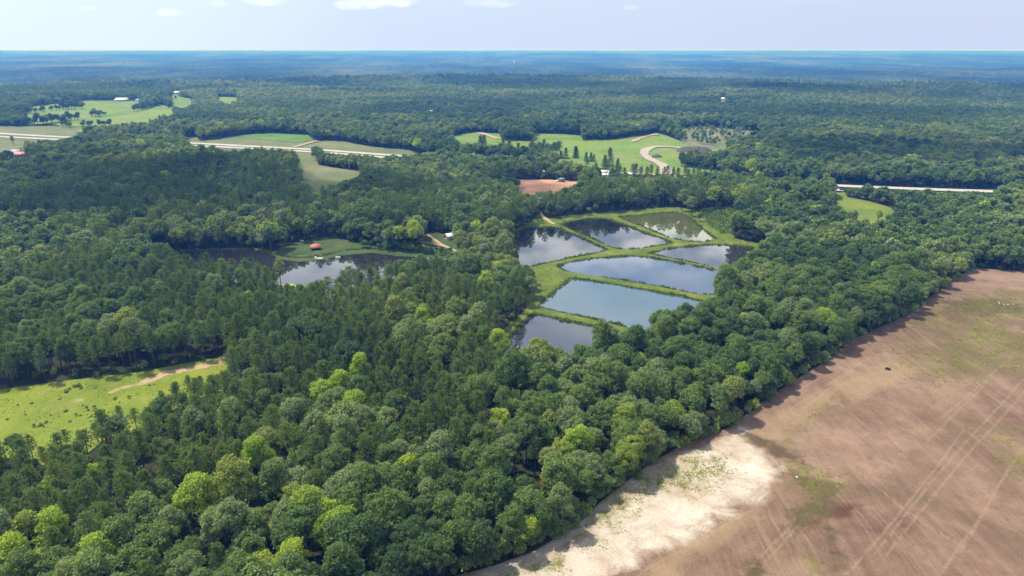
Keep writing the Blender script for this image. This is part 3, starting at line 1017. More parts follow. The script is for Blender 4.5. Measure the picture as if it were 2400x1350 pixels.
def broad_model(seed, Ht=18., Rc=5.0, base=5., nl=60, leaf=.25, dens=1.0, low=-.30, lobe=(.17, .30), domes=None):
    """crown of leaf sprays on many uneven lobes that cover a few merged domes; returns (crown V,F), (trunk V,F)"""
    g = np.random.default_rng(seed)
    nd = domes or int(g.integers(3, 7))
    hz = Ht - base
    dc, dr = [], []
    for k in range(nd):
        a = k * 6.283 / nd + g.uniform(-.6, .6)
        rad = Rc * g.uniform(.25, .58) * (0 if k == 0 else 1)
        rr = Rc * g.uniform(.40, .62)
        top = Ht * (1.0 if k == 0 else g.uniform(.78, .97))
        dc.append((rad * math.cos(a), rad * math.sin(a), max(top - rr * 1.05, base + rr * .5)))
        dr.append(rr)
    dc, dr = np.array(dc), np.array(dr)
    d = unit(g.normal(size=(nl * 14, 3)))
    d = d[d[:, 2] > low]
    which = g.integers(0, nd, len(d))
    P = dc[which] + d * dr[which][:, None] * np.array([1, 1, 1.08]) * g.uniform(.82, 1.05, len(d))[:, None]
    # skirts: stretch lower lobes down to the crown base
    P[:, 2] = np.where(d[:, 2] < 0, np.maximum(P[:, 2] - g.uniform(0, .35, len(d)) * hz * (-d[:, 2] + .2), base), P[:, 2])
    q = ((P[:, None] - dc[None]) / (dr[None, :, None] * .86))
    ok = ((q ** 2).sum(-1) > 1).sum(1) >= nd - 1
    P, d = P[ok], d[ok]
    cen, dd, rls = [], [], []
    for v, u in zip(P, d):
        if len(cen) >= nl:
            break
        rl = Rc * g.uniform(*lobe) * (1.0 if g.random() > .18 else .62)
        if cen and (np.linalg.norm(np.array(cen) - v, axis=1) < (np.array(rls) + rl) * .56).any():
            continue
        cen.append(v); dd.append(u); rls.append(rl)
    cen, d, rl = np.array(cen), np.array(dd), np.array(rls)
    nl = len(cen)
    parts = []
    for i in range(nl):
        k = max(int(dens * 4.2 * (rl[i] / leaf) ** 2), 6)
        u = unit(g.normal(size=(k * 2, 3)))
        u = u[(u @ d[i] > -.30) | (u[:, 2] > .25)][:k]
        rr = (rl[i] * (g.uniform(.62, 1.04, len(u)) + .16 * g.exponential(1.0, len(u)) * (g.random(len(u)) < .55)))[:, None]
        C = cen[i] + u * rr * np.array([1.05, 1.05, .84]) * g.uniform(.85, 1.18, 3)
        parts.append(cards(C, u + np.array([0, 0, .55]), leaf, g, .58))
    k = int(260 * dens * (.25 / leaf) ** .8) + 20
    w = g.integers(0, nd, k)
    C = dc[w] + unit(g.normal(size=(k, 3))) * (dr[w] * g.uniform(.3, .88, k))[:, None]
    C[:, 2] = np.maximum(C[:, 2], base)
    parts.append(cards(C, C - dc[w] + .01, leaf * 2.2, g, .3))
    crown = join(parts)
    tb = MB()
    fork = base + hz * .22
    lean = g.uniform(-.5, .5, 2)
    tb.tube([(0, 0, -.6), (lean[0] * .3, lean[1] * .3, base * .6), (lean[0], lean[1], fork), (lean[0] * 1.4, lean[1] * 1.4, fork + (Ht - fork) * .5)], [.34, .27, .2, .07], 7)
    for i in g.choice(nl, min(9, nl), replace=False):
        c = cen[i]
        s_ = np.array([lean[0], lean[1], fork * g.uniform(.72, 1.02)])
        mid = (s_ + c) / 2 + np.array([0, 0, .5])
        tb.tube([s_, mid, c], [.14, .1, .04], 5)
    return crown, tb.data()


def pine_model(seed, Ht=19., Rc=3.0, base=8., levels=15, per=6, tufts=4, blades=15, blen=.55, bw=.075, flat=False):
    g = np.random.default_rng(seed)
    tips, dirs = [], []
    tb = MB()
    bend = g.uniform(-.35, .35, 2)
    tb.tube([(0, 0, -.6), (bend[0] * .4, bend[1] * .4, base * .7), (bend[0], bend[1], (base + Ht) / 2), (bend[0] * .6, bend[1] * .6, Ht - .4)], [.27, .22, .15, .04], 7)
    for lv in range(levels):
        f = (lv + g.uniform(-.3, .3)) / levels
        z = base + (Ht - base) * np.clip(f, 0, 1)
        prof = (1 - max(f, 0) ** 1.35) ** .72 * (.62 + .38 * min(1, max(f, 0) * 2.6)) if not flat else (1 - max(f, 0)) ** .9
        Lb = Rc * prof + .25
        a0 = g.uniform(0, 6.28)
        for k in range(per):
            if g.random() < .10:
                continue
            a = a0 + k * 6.283 / per + g.uniform(-.35, .35)
            L = Lb * g.uniform(.7, 1.18)
            rise = g.uniform(.10, .45) + f * .5
            dv = unit(np.array([math.cos(a), math.sin(a), rise]))
            s = np.array([bend[0] * f, bend[1] * f, z])
            e = s + dv * L
            if L > 1.0 and lv % 2 == 0:
                tb.tube([s, e - dv * .3], [.06, .02], 4, cap=False)
            for q in range(tufts):
                w = 1 - q * .22
                tips.append(s + dv * L * w + g.normal(size=3) * .30)
                dirs.append(unit(dv * .7 + np.array([0, 0, .55]) + g.normal(size=3) * .25))
    tips.append(np.array([bend[0] * .6, bend[1] * .6, Ht - .2])); dirs.append(np.array([0, 0, 1.0]))
    tips, dirs = np.array(tips), np.array(dirs)
    n = len(tips)
    B = np.repeat(tips, blades, 0)
    D = unit(np.repeat(dirs, blades, 0) * .80 + unit(g.normal(size=(n * blades, 3))) * .85)
    S = unit(np.cross(D, g.normal(size=D.shape)))
    L = (blen * g.uniform(.6, 1.25, n * blades))[:, None]
    V = np.stack([B - S * bw, B + S * bw, B + D * L + S * bw * .5, B + D * L - S * bw * .5], 1)
    crown = (V.reshape(-1, 3), np.arange(len(B) * 4).reshape(-1, 4))
    return join([crown]), tb.data()


def shrub_model(seed, Rc=1.8, Ht=2.4, nl=12, m=60, leaf=.22):
    c, _ = broad_model(seed, Ht, Rc, .1, nl, leaf, 1.0, low=-.1, lobe=(.26, .42), domes=3)
    tb = MB()
    g = np.random.default_rng(seed)
    for k in range(4):
        a = g.uniform(0, 6.28)
        tb.tube([(0, 0, -.2), (math.cos(a) * Rc * .3, math.sin(a) * Rc * .3, Ht * .5)], [.06, .03], 5)
    return c, tb.data()


def draped_model(seed, Ht=16., Rc=5.2):
    """vine-hung tree: leaves all the way down its sides"""
    g = np.random.default_rng(seed)
    crown, trunk = broad_model(seed, Ht, Rc, 7.5, 60, .25)
    k = 1500
    a = g.uniform(0, 6.28, k)
    z = g.uniform(.3, 10.5, k)
    r = Rc * (.62 + .20 * np.sin(3 * a + 1) + .1 * np.sin(7 * a)) * (.72 + .28 * z / 10)
    u = np.c_[np.cos(a), np.sin(a), np.full(k, .25)]
    C = np.c_[r * np.cos(a), r * np.sin(a), z] + g.normal(size=(k, 3)) * .28
    return join([crown if not isinstance(crown, list) else crown, cards(C, u, .42, g, .55)]), trunk


N_PINE = 7
BROAD_R = (3.8, 4.4, 5.0, 5.8, 4.6, 4.0, 5.3, 4.7, 6.3, 3.6, 4.9, 5.5)
BROAD_H = (15, 16.5, 17, 17.5, 18, 13.5, 15.5, 19, 16.5, 17, 14.5, 18)
BROAD_B = (2, 2.5, 3, 3.5, 3, 2, 2.5, 4.5, 2.5, 3, 2, 3.5)
N_BROAD = 12
BROAD = [broad_model(200 + i, BROAD_H[i], BROAD_R[i], BROAD_B[i], (52, 60, 70, 84, 62, 50, 74, 60, 90, 46, 66, 80)[i], (.19, .20, .21, .20, .18, .19, .20, .22, .21, .18, .24, .19)[i],
                     lobe=((.20, .34), (.17, .30), (.16, .28), (.14, .26), (.18, .32), (.2, .36), (.14, .26), (.2, .3), (.13, .24), (.2, .34), (.18, .34), (.15, .25))[i]) for i in range(12)]
PINE = [pine_model(300 + i, (18, 19, 20, 17.5, 20, 17, 18.5)[i], (3.5, 3.9, 4.2, 3.2, 4.5, 3.7, 4.0)[i], (8.0, 9.5, 10.5, 7.5, 11.5, 7.5, 9)[i], (12, 12, 12, 12, 11, 12, 12)[i], (6, 6, 6, 5, 6, 6, 6)[i]) for i in range(N_PINE)]
CEDAR = [pine_model(400 + i, (11, 14)[i], (2.3, 2.7)[i], .3, 20, 7, 3, 12, .5, .08, flat=True) for i in range(2)]
SHRUB = [shrub_model(500 + i, (1.6, 2.2, 2.7, 1.9)[i], (2.0, 2.8, 3.8, 4.4)[i], (12, 15, 18, 16)[i], 62, .21) for i in range(4)]
DRAPED = [draped_model(600)]

# lighter versions for far woods
BROAD_LO = [broad_model(700 + i, (15, 16, 17, 17, 14, 18)[i], (4.2, 5.0, 5.8, 5.4, 4.6, 4.8)[i], 3.5, 26, .50, 1.0, lobe=(.22, .36)) for i in range(6)]
PINE_LO = [pine_model(720 + i, (18, 19.5, 18.5)[i], (3.6, 4.0, 4.4)[i], 7.5, 8, 6, 3, 8, .8, .17) for i in range(3)]
BROAD_XLO = [broad_model(740 + i, (14.5, 16, 17.5, 15)[i], (5.2, 6.2, 7.0, 5.6)[i], 2.5, 16, .95, 1.0, lobe=(.28, .44)) for i in range(4)]


def model_meshes(name, models, mat):
    out = []
    for (cv, cf), (tv, tf) in models:
        out.append((new_mesh(name + "_crown", cv, cf, [mat]), new_mesh(name + "_trunk", tv, tf, [M_BARK])))
    return out


MESH = {"broadleaf_tree": model_meshes("broadleaf", BROAD, M_LEAF), "pine_tree": model_meshes("pine", PINE, M_PINE), "cedar_tree": model_meshes("cedar", CEDAR, M_PINE),
        "shrub": model_meshes("shrub", SHRUB, M_LEAF), "vine_draped_tree": model_meshes("vine_draped", DRAPED, M_LEAF)}
PART = {"shrub": ("foliage", "stems")}


def plant(kind, var, x, y, z, sc_, rz, tint, label, cat, group=None, sz=1.0):
    e = empty(kind, (x, y, z), rz)
    e.scale = (sc_, sc_, sc_ * sz)
    tag(e, label, cat, group)
    cm, tm = MESH[kind][var]
    pn = PART.get(kind, ("crown", "trunk"))
    a = link(pn[0], cm, e); a["tint"] = float(tint)
    link(pn[1], tm, e)
    return e


# ------------------------------------------------------------------ where trees stand
def jitter_grid(x0, x1, y0, y1, s, jit, seed):
    g = np.random.default_rng(seed)
    ny = int((y1 - y0) / (s * .866)) + 1
    nx = int((x1 - x0) / s) + 1
    X, Y = np.meshgrid(np.arange(nx) * s + x0, np.arange(ny) * s * .866 + y0)
    X = X + (np.arange(ny)[:, None] % 2) * s * .5
    X = X + g.uniform(-jit, jit, X.shape) * s
    Y = Y + g.uniform(-jit, jit, Y.shape) * s
    return X.ravel(), Y.ravel()


def in_view(X, Y, side=1.16, pad=40):
    return (np.abs(X) < Y * .75 * side + pad) & (Y > 88)


PZ1 = W([(-300, 1260), (-300, 620), (0, 620), (200, 565), (500, 585), (640, 595), (720, 640), (1000, 600), (1160, 605), (1245, 640), (1245, 720), (1190, 800), (1180, 900), (1170, 1000), (900, 1050), (760, 1085), (620, 1010), (540, 1070), (420, 1150), (230, 1190), (60, 1200)], 14)
PZ2 = W([(-200, 430), (300, 380), (700, 360), (1000, 420), (1250, 430), (1800, 420), (1800, 480), (1600, 490), (1250, 510), (1100, 520), (750, 520), (400, 545), (200, 560), (-200, 560)], 14)
BZ = [W(q, 14) for q in ([(-100, 640), (120, 640), (200, 690), (140, 720), (-100, 720)], [(150, 700), (330, 690), (340, 760), (160, 770)], [(250, 700), (330, 720), (320, 790), (200, 760)],
                         [(900, 720), (1010, 700), (1100, 780), (1020, 830), (900, 800)], [(660, 900), (840, 880), (860, 980), (690, 1000)], [(1040, 590), (1200, 600), (1170, 660), (1060, 640)],
                         [(780, 520), (1050, 500), (1100, 560), (800, 590)], [(300, 500), (640, 500), (660, 590), (250, 590)], [(-80, 480), (130, 500), (140, 560), (-80, 570)])]


def pine_prob(X, Y):
    p = np.full(X.shape, .10)
    r = np.hypot(X, Y)
    p = np.where(r > 620, .34 + .35 * (fbm(X / 300 + 4, Y / 300, 2) - .5) * 2, p)
    p = np.where((X > 160) & (r > 560), .06, p)
    p = np.where(inside(PZ2, X, Y), .78, p)
    p = np.where(inside(PZ1, X, Y), .955, p)
    for q in BZ:
        p = np.where(inside(q, X, Y), np.minimum(p, .22), p)
    return p


gt = np.random.default_rng(5)
OCC = {}


def free(x, y, r, add=True):
    """dart throwing on a hash grid"""
    c = 6.0
    i, j = int(x // c), int(y // c)
    for a in range(i - 2, i + 3):
        for b in range(j - 2, j + 3):
            for (qx, qy, qr) in OCC.get((a, b), ()):
                if (qx - x) ** 2 + (qy - y) ** 2 < ((qr + r) * .80) ** 2:
                    return False
    if add:
        OCC.setdefault((i, j), []).append((x, y, r))
    return True


trees = []     # dicts for near and middle woods

# --- trees that stand out in the photograph, each placed by its crown
SPECIAL = [  # px, py (crown centre), lift, kind, variant, scale, tint, key
    (1303, 1140, 8, "vine_draped_tree", 0, .95, .42, "vine"),
    (1247, 1238, 3, "broadleaf_tree", 5, .62, .97, "lime1"), (1192, 1215, 3, "broadleaf_tree", 0, .58, .93, "lime2"), (1150, 1268, 2.5, "broadleaf_tree", 5, .5, .88, "lime3"),
    (958, 1108, 14, "broadleaf_tree", 0, .95, 1.0, "neon1"), (1165, 985, 14, "broadleaf_tree", 5, .9, .97, "neon2"), (1168, 800, 13, "broadleaf_tree", 4, .95, .95, "pondmaple"),
    (690, 1310, 13, "broadleaf_tree", 1, .95, .97, "yellow1"), (620, 1335, 12, "broadleaf_tree", 5, .85, 1.0, "yellow2"), (725, 1200, 14, "broadleaf_tree", 2, .95, .83, "olive1"), (770, 1215, 14, "broadleaf_tree", 0, .95, .96, "yellow3"),
    (35, 1300, 13, "broadleaf_tree", 1, 1.0, .97, "yellow4"), (75, 1335, 12, "broadleaf_tree", 5, .9, .93, "yellow5"),
    (760, 925, 14, "broadleaf_tree", 6, .95, .92, "bright1"), (800, 905, 14, "broadleaf_tree", 1, .9, .94, "bright2"), (845, 870, 14, "broadleaf_tree", 4, .9, .9, "bright3"), (990, 745, 14, "broadleaf_tree", 4, .9, .88, "bright4"),
    (1010, 770, 14, "broadleaf_tree", 0, .85, .9, "bright5"), (700, 1140, 14, "broadleaf_tree", 2, .9, .60, "bluegreen"), (550, 1120, 14, "broadleaf_tree", 3, .9, .60, "silver"), (600, 1075, 14, "broadleaf_tree", 4, .95, .86, "green2"),
    (120, 1140, 11, "broadleaf_tree", 5, .7, .92, "lime4"), (228, 1110, 11, "broadleaf_tree", 5, .62, .97, "lime5"), (690, 975, 14, "broadleaf_tree", 2, .95, .62, "grey1"),
    (1600, 462, 11, "broadleaf_tree", 4, .95, .66, "pair1"), (1622, 478, 9, "broadleaf_tree", 1, .9, .68, "pair2"), (1640, 505, 4, "broadleaf_tree", 5, .5, .4, "pair3"),
    (1080, 560, 9, "broadleaf_tree", 6, 1.0, .70, "shedtree"), (1140, 590, 8, "broadleaf_tree", 8, .8, .62, "shed2"), (1205, 600, 7, "vine_draped_tree", 0, .62, .45, "snag"),
    (1640, 985, 6, "broadleaf_tree", 5, .62, .70, "edge1"), (1720, 920, 8, "broadleaf_tree", 2, .95, .72, "edge2"), (1500, 800, 14, "broadleaf_tree", 4, .8, .93, "edge3"), (655, 635, 13, "pine_tree", 4, .92, .95, "lakepine"),
    (640, 650, 9, "pine_tree", 3, .85, .4, "lakepine2"), (1745, 755, 14, "broadleaf_tree", 4, .8, .90, "belt1"), (1850, 740, 14, "broadleaf_tree", 0, .8, .80, "belt2"), (2060, 505, 13, "broadleaf_tree", 0, .7, .93, "belt3"),
]
for (px, py, lift, kind, var, s_, tint, key) in SPECIAL:
    lift = {"broadleaf_tree": (BROAD_H[var] * .66), "vine_draped_tree": 9.5, "pine_tree": 14.0}[kind] * s_
    x, y = at(px, py, lift)
    r = {"broadleaf_tree": BROAD_R[var] if kind == "broadleaf_tree" else 5, "vine_draped_tree": 4.5, "pine_tree": 3}[kind] * s_
    free(x, y, r * .9)
    trees.append(dict(x=x, y=y, k=kind, v=var, s=s_, t=tint, rz=gt.uniform(0, 6.28), key=key))

# --- woods out to 1.25 km
NEAR_LIMIT = 1250


def grow(s, r_lim, kindsel, seed):
    X, Y = jitter_grid(-1000, 1000, 88, r_lim, s, .36, seed)
    m = in_view(X, Y) & (np.hypot(X, Y) < r_lim)
    X, Y = X[m], Y[m]
    m = ~in_open(X, Y)
    return X[m], Y[m]


X, Y = grow(4.7, NEAR_LIMIT, None, 21)
PP = pine_prob(X, Y)
tintn = fbm(X / 60 + 3, Y / 60 + 8, 3)
fd = edge_dist(FIELD, X, Y)
thin = inside(CUT, X, Y)
order = np.argsort(gt.random(len(X)))
u_kind = gt.random(len(X)); u_s = gt.random(len(X)); u_t = gt.random(len(X)); u_v = gt.random(len(X)); u_r = gt.uniform(0, 6.283, len(X))
# broadleaf darts first (they need room), pines fill what is left
SMALL = BROAD_R
for pas in (0, 1, 2):
    for i in order:
        if thin[i] and u_s[i] > .12:
            continue
        pine = u_kind[i] < PP[i]
        x, y = X[i], Y[i]
        if pas == 0 and not pine:
            v = int(u_v[i] * N_BROAD)
            far = math.hypot(x, y)
            s_ = .72 + .42 * u_s[i]
            if thin[i]: s_ *= .6
            if fd[i] < 7: s_ *= .78
            if not free(x, y, SMALL[v] * s_ * .68):
                continue
            tv = .27 + (tintn[i] - .5) * 1.15 + .44 * (u_t[i] - .30)
            tv = min(tv, .74)
            if u_t[i] > .985: tv = .80 + .12 * u_s[i]
            trees.append(dict(x=x, y=y, k="broadleaf_tree", v=v, s=s_, t=float(np.clip(tv + .06, .02, .95)), rz=u_r[i]))
        elif pas == 1 and pine:
            v = int(u_v[i] * N_PINE)
            s_ = (.74 + .28 * u_s[i]) * (1.14 if inside(PZ2, np.array([x]), np.array([y]))[0] else 1.0)
            if not free(x, y, 2.9 * s_):
                continue
            tv = .45 + .9 * (tintn[i] - .5) + .35 * (u_t[i] - .5)
            trees.append(dict(x=x, y=y, k="pine_tree", v=v, s=s_, t=float(np.clip(tv, 0, 1)), rz=u_r[i]))
        elif pas == 2 and not thin[i]:
            # understorey in the gaps
            if u_t[i] > .35 and free(x, y, 1.35):
                v = (0, 5, 9)[int(u_v[i] * 3)]
                trees.append(dict(x=x, y=y, k="broadleaf_tree", v=v, s=.38 + .28 * u_s[i], t=float(np.clip(.15 + .55 * u_s[i], 0, 1)), rz=u_r[i]))

# scrub along the edges of openings
for poly in (PASTURE, PONDS_OPEN, LAKE, LAWN, STRIP, MEADOW, CLAY):
    P_ = np.vstack([poly, poly[:1]])
    S_ = np.r_[0, np.cumsum(np.hypot(*np.diff(P_, axis=0).T))]
    for k_ in np.arange(0, S_[-1], 2.2):
        x, y = np.interp(k_, S_, P_[:, 0]) + gt.normal() * 2.2, np.interp(k_, S_, P_[:, 1]) + gt.normal() * 2.2
        if in_open(np.array([x]), np.array([y]))[0] or not in_view(np.array([x]), np.array([y]))[0] or not free(x, y, 1.0):
            continue
        trees.append(dict(x=x, y=y, k="broadleaf_tree", v=int(gt.choice((0, 5, 9))), s=gt.uniform(.2, .42), t=float(gt.uniform(.2, .75)), rz=gt.uniform(0, 6.28)))

VISB = [(v, (*v.min(0), *v.max(0))) for v in VIS]
for tr in trees:
    tr["z"] = float(H(tr["x"], tr["y"]))
    if tr["k"] == "vine_draped_tree" or tr["k"] == "broadleaf_tree":
        hh = 17 * tr["s"]
    else:
        hh = 19 * tr["s"]
    drop = False
    if not tr.get("key"):
        for _ in range(6):
            hit = False
            for f_ in (1.0, .92, .84, .76, .68, .6, .52, .44, .36, .28, .2):
                tx, ty, _d = proj(tr["x"], tr["y"], tr["z"] + hh * f_)
                if any(b[0] < tx < b[2] and b[1] < ty + 2 < b[3] and inside(v, np.array([tx]), np.array([ty + 2]))[0] for v, b in VISB):
                    hit = True
                    break
            if not hit:
                break
            hh *= .86; tr["s"] *= .86
        else:
            drop = True
    tr["drop"] = drop
    tr["px"], tr["py"], dep = proj(tr["x"], tr["y"], tr["z"] + hh * .72)
    tr["size"] = 1600 * hh / dep
    tr["vis"] = -60 < tr["px"] < 2460 and tr["py"] < 1400

trees = [q for q in trees if not q["drop"]]
# the ones that show largest become things of their own
near = []
for kind, cap in (("pine_tree", 300), ("broadleaf_tree", 300)):
    c = sorted([q for q in trees if q["k"] == kind and q["vis"]], key=lambda q: (-1e9 if q.get("key") else 0) - q["size"] * (1 if q["s"] > .5 else .75))
    near += c[:cap]
near += [q for q in trees if q["k"] == "vine_draped_tree"]
near_ids = {id(q) for q in near}
rest = [q for q in trees if id(q) not in near_ids]
print("trees", len(trees), "near", len(near), "rest", len(rest))

# ------------------------------------------------------------------ labels that single a tree out by the landmarks around it
MARKS = [("the vine-hung tree", 1303, 1140), ("the lime bushes", 1215, 1235), ("the neon-green maple", 958, 1108), ("the yellow trees at bottom", 700, 1290), ("the yellow corner tree", 45, 1310),
         ("the bright tree by the pond", 1168, 800), ("the bright green clump", 790, 905), ("the pasture's near corner", 95, 1010), ("the pasture's sandy track", 430, 872), ("the red soil gap", 1215, 1160),
         ("the pale sand patch", 1660, 1035), ("the silvery oak", 570, 1115), ("the lime-topped tree", 1165, 985), ("the nearest pond's corner", 1250, 735), ("the field log", 1790, 945),
         ("the field's far corner", 2280, 630), ("the yellowish belt tree", 1745, 755), ("the lily pads", 675, 672), ("the grey-leaved tree", 690, 975), ("the small lime tree", 228, 1110)]
ORD = ["leftmost", "second from left", "third from left", "fourth from left", "fifth from left", "sixth from left", "seventh from left", "eighth from left"]
NUM = {2: "two", 3: "three", 4: "four", 5: "five", 6: "six", 7: "seven", 8: "eight", 9: "nine"}


def place_phrase(px, py, me=None):
    best = min((m for m in MARKS), key=lambda m: math.hypot(px - m[1], (py - m[2]) * 1.3))
    dx, dy = px - best[1], py - best[2]
    d = math.hypot(dx, dy * 1.3)
    if d < 30:
        return "beside " + best[0]
    if abs(dx) > 2.2 * abs(dy):
        w = "right of" if dx > 0 else "left of"
    elif abs(dy) > 2.2 * abs(dx):
        w = "below" if dy > 0 else "above"
    else:
        w = ("lower " if dy > 0 else "upper ") + ("right of" if dx > 0 else "left of")
    q = "just " if d < 75 else ("" if d < 140 else ("farther " if d < 230 else "far "))
    return (q + w + " " + best[0])


def name_all(items):
    """items: dicts with px, py, desc, noun -> sets label and group so that every label points at one thing"""
    by = {}
    for q in items:
        by.setdefault((q["desc"], q["noun"], place_phrase(q["px"], q["py"])), []).append(q)
    for (desc, noun, place), qs in by.items():
        if len(qs) > 4:                      # split big sets by crown size
            qs.sort(key=lambda q: q["size"])
            h = len(qs) // 2
            sets = [("smaller " + desc, qs[:h]), ("larger " + desc, qs[h:])]
        else:
            sets = [(desc, qs)]
        for ds, s_ in sets:
            s_.sort(key=lambda q: q["px"])
            n = len(s_)
            for i, q in enumerate(s_):
                if n == 1:
                    q["label"] = f"{ds} {noun} {place}"
                else:
                    o = "rightmost" if i == n - 1 else ORD[min(i, 7)]
                    q["label"] = f"{o} of {NUM.get(n, 'many')} {ds} {noun}s {place}"
                    if len(q["label"].split()) > 15:
                        q["label"] = q["label"].replace("broadleaf tree", "tree").replace(" of the ", " of ").replace(" from left", "")


def tone(kind, t):
    if kind == "pine_tree":
        return "dark" if t < .33 else ("dull green" if t < .62 else "lighter green")
    return "dark green" if t < .28 else ("mid-green" if t < .52 else ("grey-green" if t < .69 else ("olive" if t < .83 else ("bright green" if t < .93 else "yellow-green"))))


KEYLAB = {
    "vine": "tall vine-hung tree with leafy sides standing at the sandy field's edge", "lime1": "largest round lime-green tree at the edge of the sandy field", "lime2": "round lime-green tree left of the largest lime one by the sand",
    "lime3": "leftmost lime-green bushy tree by the sandy field's edge", "neon1": "neon yellow-green maple standing among grey-green oaks", "neon2": "tree with a neon lime top rising from the mid-green canopy",
    "pondmaple": "big bright green tree at the near left corner of the nearest pond", "yellow1": "bright yellow-green tree at the bottom edge, right one of a pair", "yellow2": "yellow-green tree cut by the bottom edge, left one of a pair",
    "olive1": "broad olive tree above the bright yellow-green trees at bottom", "yellow3": "yellow-green tree right of the broad olive tree near the bottom", "yellow4": "yellow-green tree in the bottom left corner of the photo",
    "yellow5": "small yellow-green tree below the one in bottom left corner", "bright1": "widest bright green tree of the clump in the middle of the pines", "bright2": "bright green tree at the right of the clump among the pines",
    "bright3": "slim bright green tree above the clump amid the pines", "bright4": "bright green tree among the pines left of the fish ponds", "bright5": "smaller bright tree beside the bright one left of fish ponds",
    "bluegreen": "round pale blue-green oak near the bottom left", "silver": "silvery green oak with a wide crown left of the blue-green oak", "green2": "fresh green tree above the silvery oak",
    "lime4": "small lime tree under the pines at lower left", "lime5": "smallest lime-green tree among pines at lower left", "grey1": "wide grey-leaved tree below the bright green clump",
    "pair1": "taller of two pale round trees at the olive pond's corner", "pair2": "nearer of two pale round trees at the olive pond's corner", "pair3": "small dark tree at the foot of the two pale pond trees",
    "shedtree": "broad light green tree covering half of the pale shed", "shed2": "grey-green spreading tree right of the shed", "snag": "leafy narrow tree standing before the dark left pond",
    "edge1": "light green tree bulging onto the brown field beside the sand", "edge2": "olive oak at the brown field edge above the sand", "edge3": "bright slim tree right of the nearest pond",
    "lakepine": "tall pale pine with bare trunk standing alone by the lake", "lakepine2": "shorter dark pine beside the lone lake pine", "belt1": "yellowish slim tree in the belt right of the ponds",
    "belt2": "olive slim tree in the woodland belt near the brown field", "belt3": "yellow-green tree at the lower end of the roadside meadow",
}
todo = []
for q in near:
    if q.get("key"):
        q["label"] = KEYLAB[q["key"]]
    else:
        q["desc"] = tone(q["k"], q["t"])
        q["noun"] = "pine" if q["k"] == "pine_tree" else "broadleaf tree"
        todo.append(q)
name_all(todo)
GROUP = {"pine_tree": "pines of the near woods", "broadleaf_tree": "broadleaf trees of the near woods", "vine_draped_tree": None}
for q in near:
    plant(q["k"], q["v"], q["x"], q["y"], q["z"] - .05, q["s"], q["rz"], q["t"], q["label"], "tree", GROUP[q["k"]], .92 + .16 * random.Random(q["x"]).random())

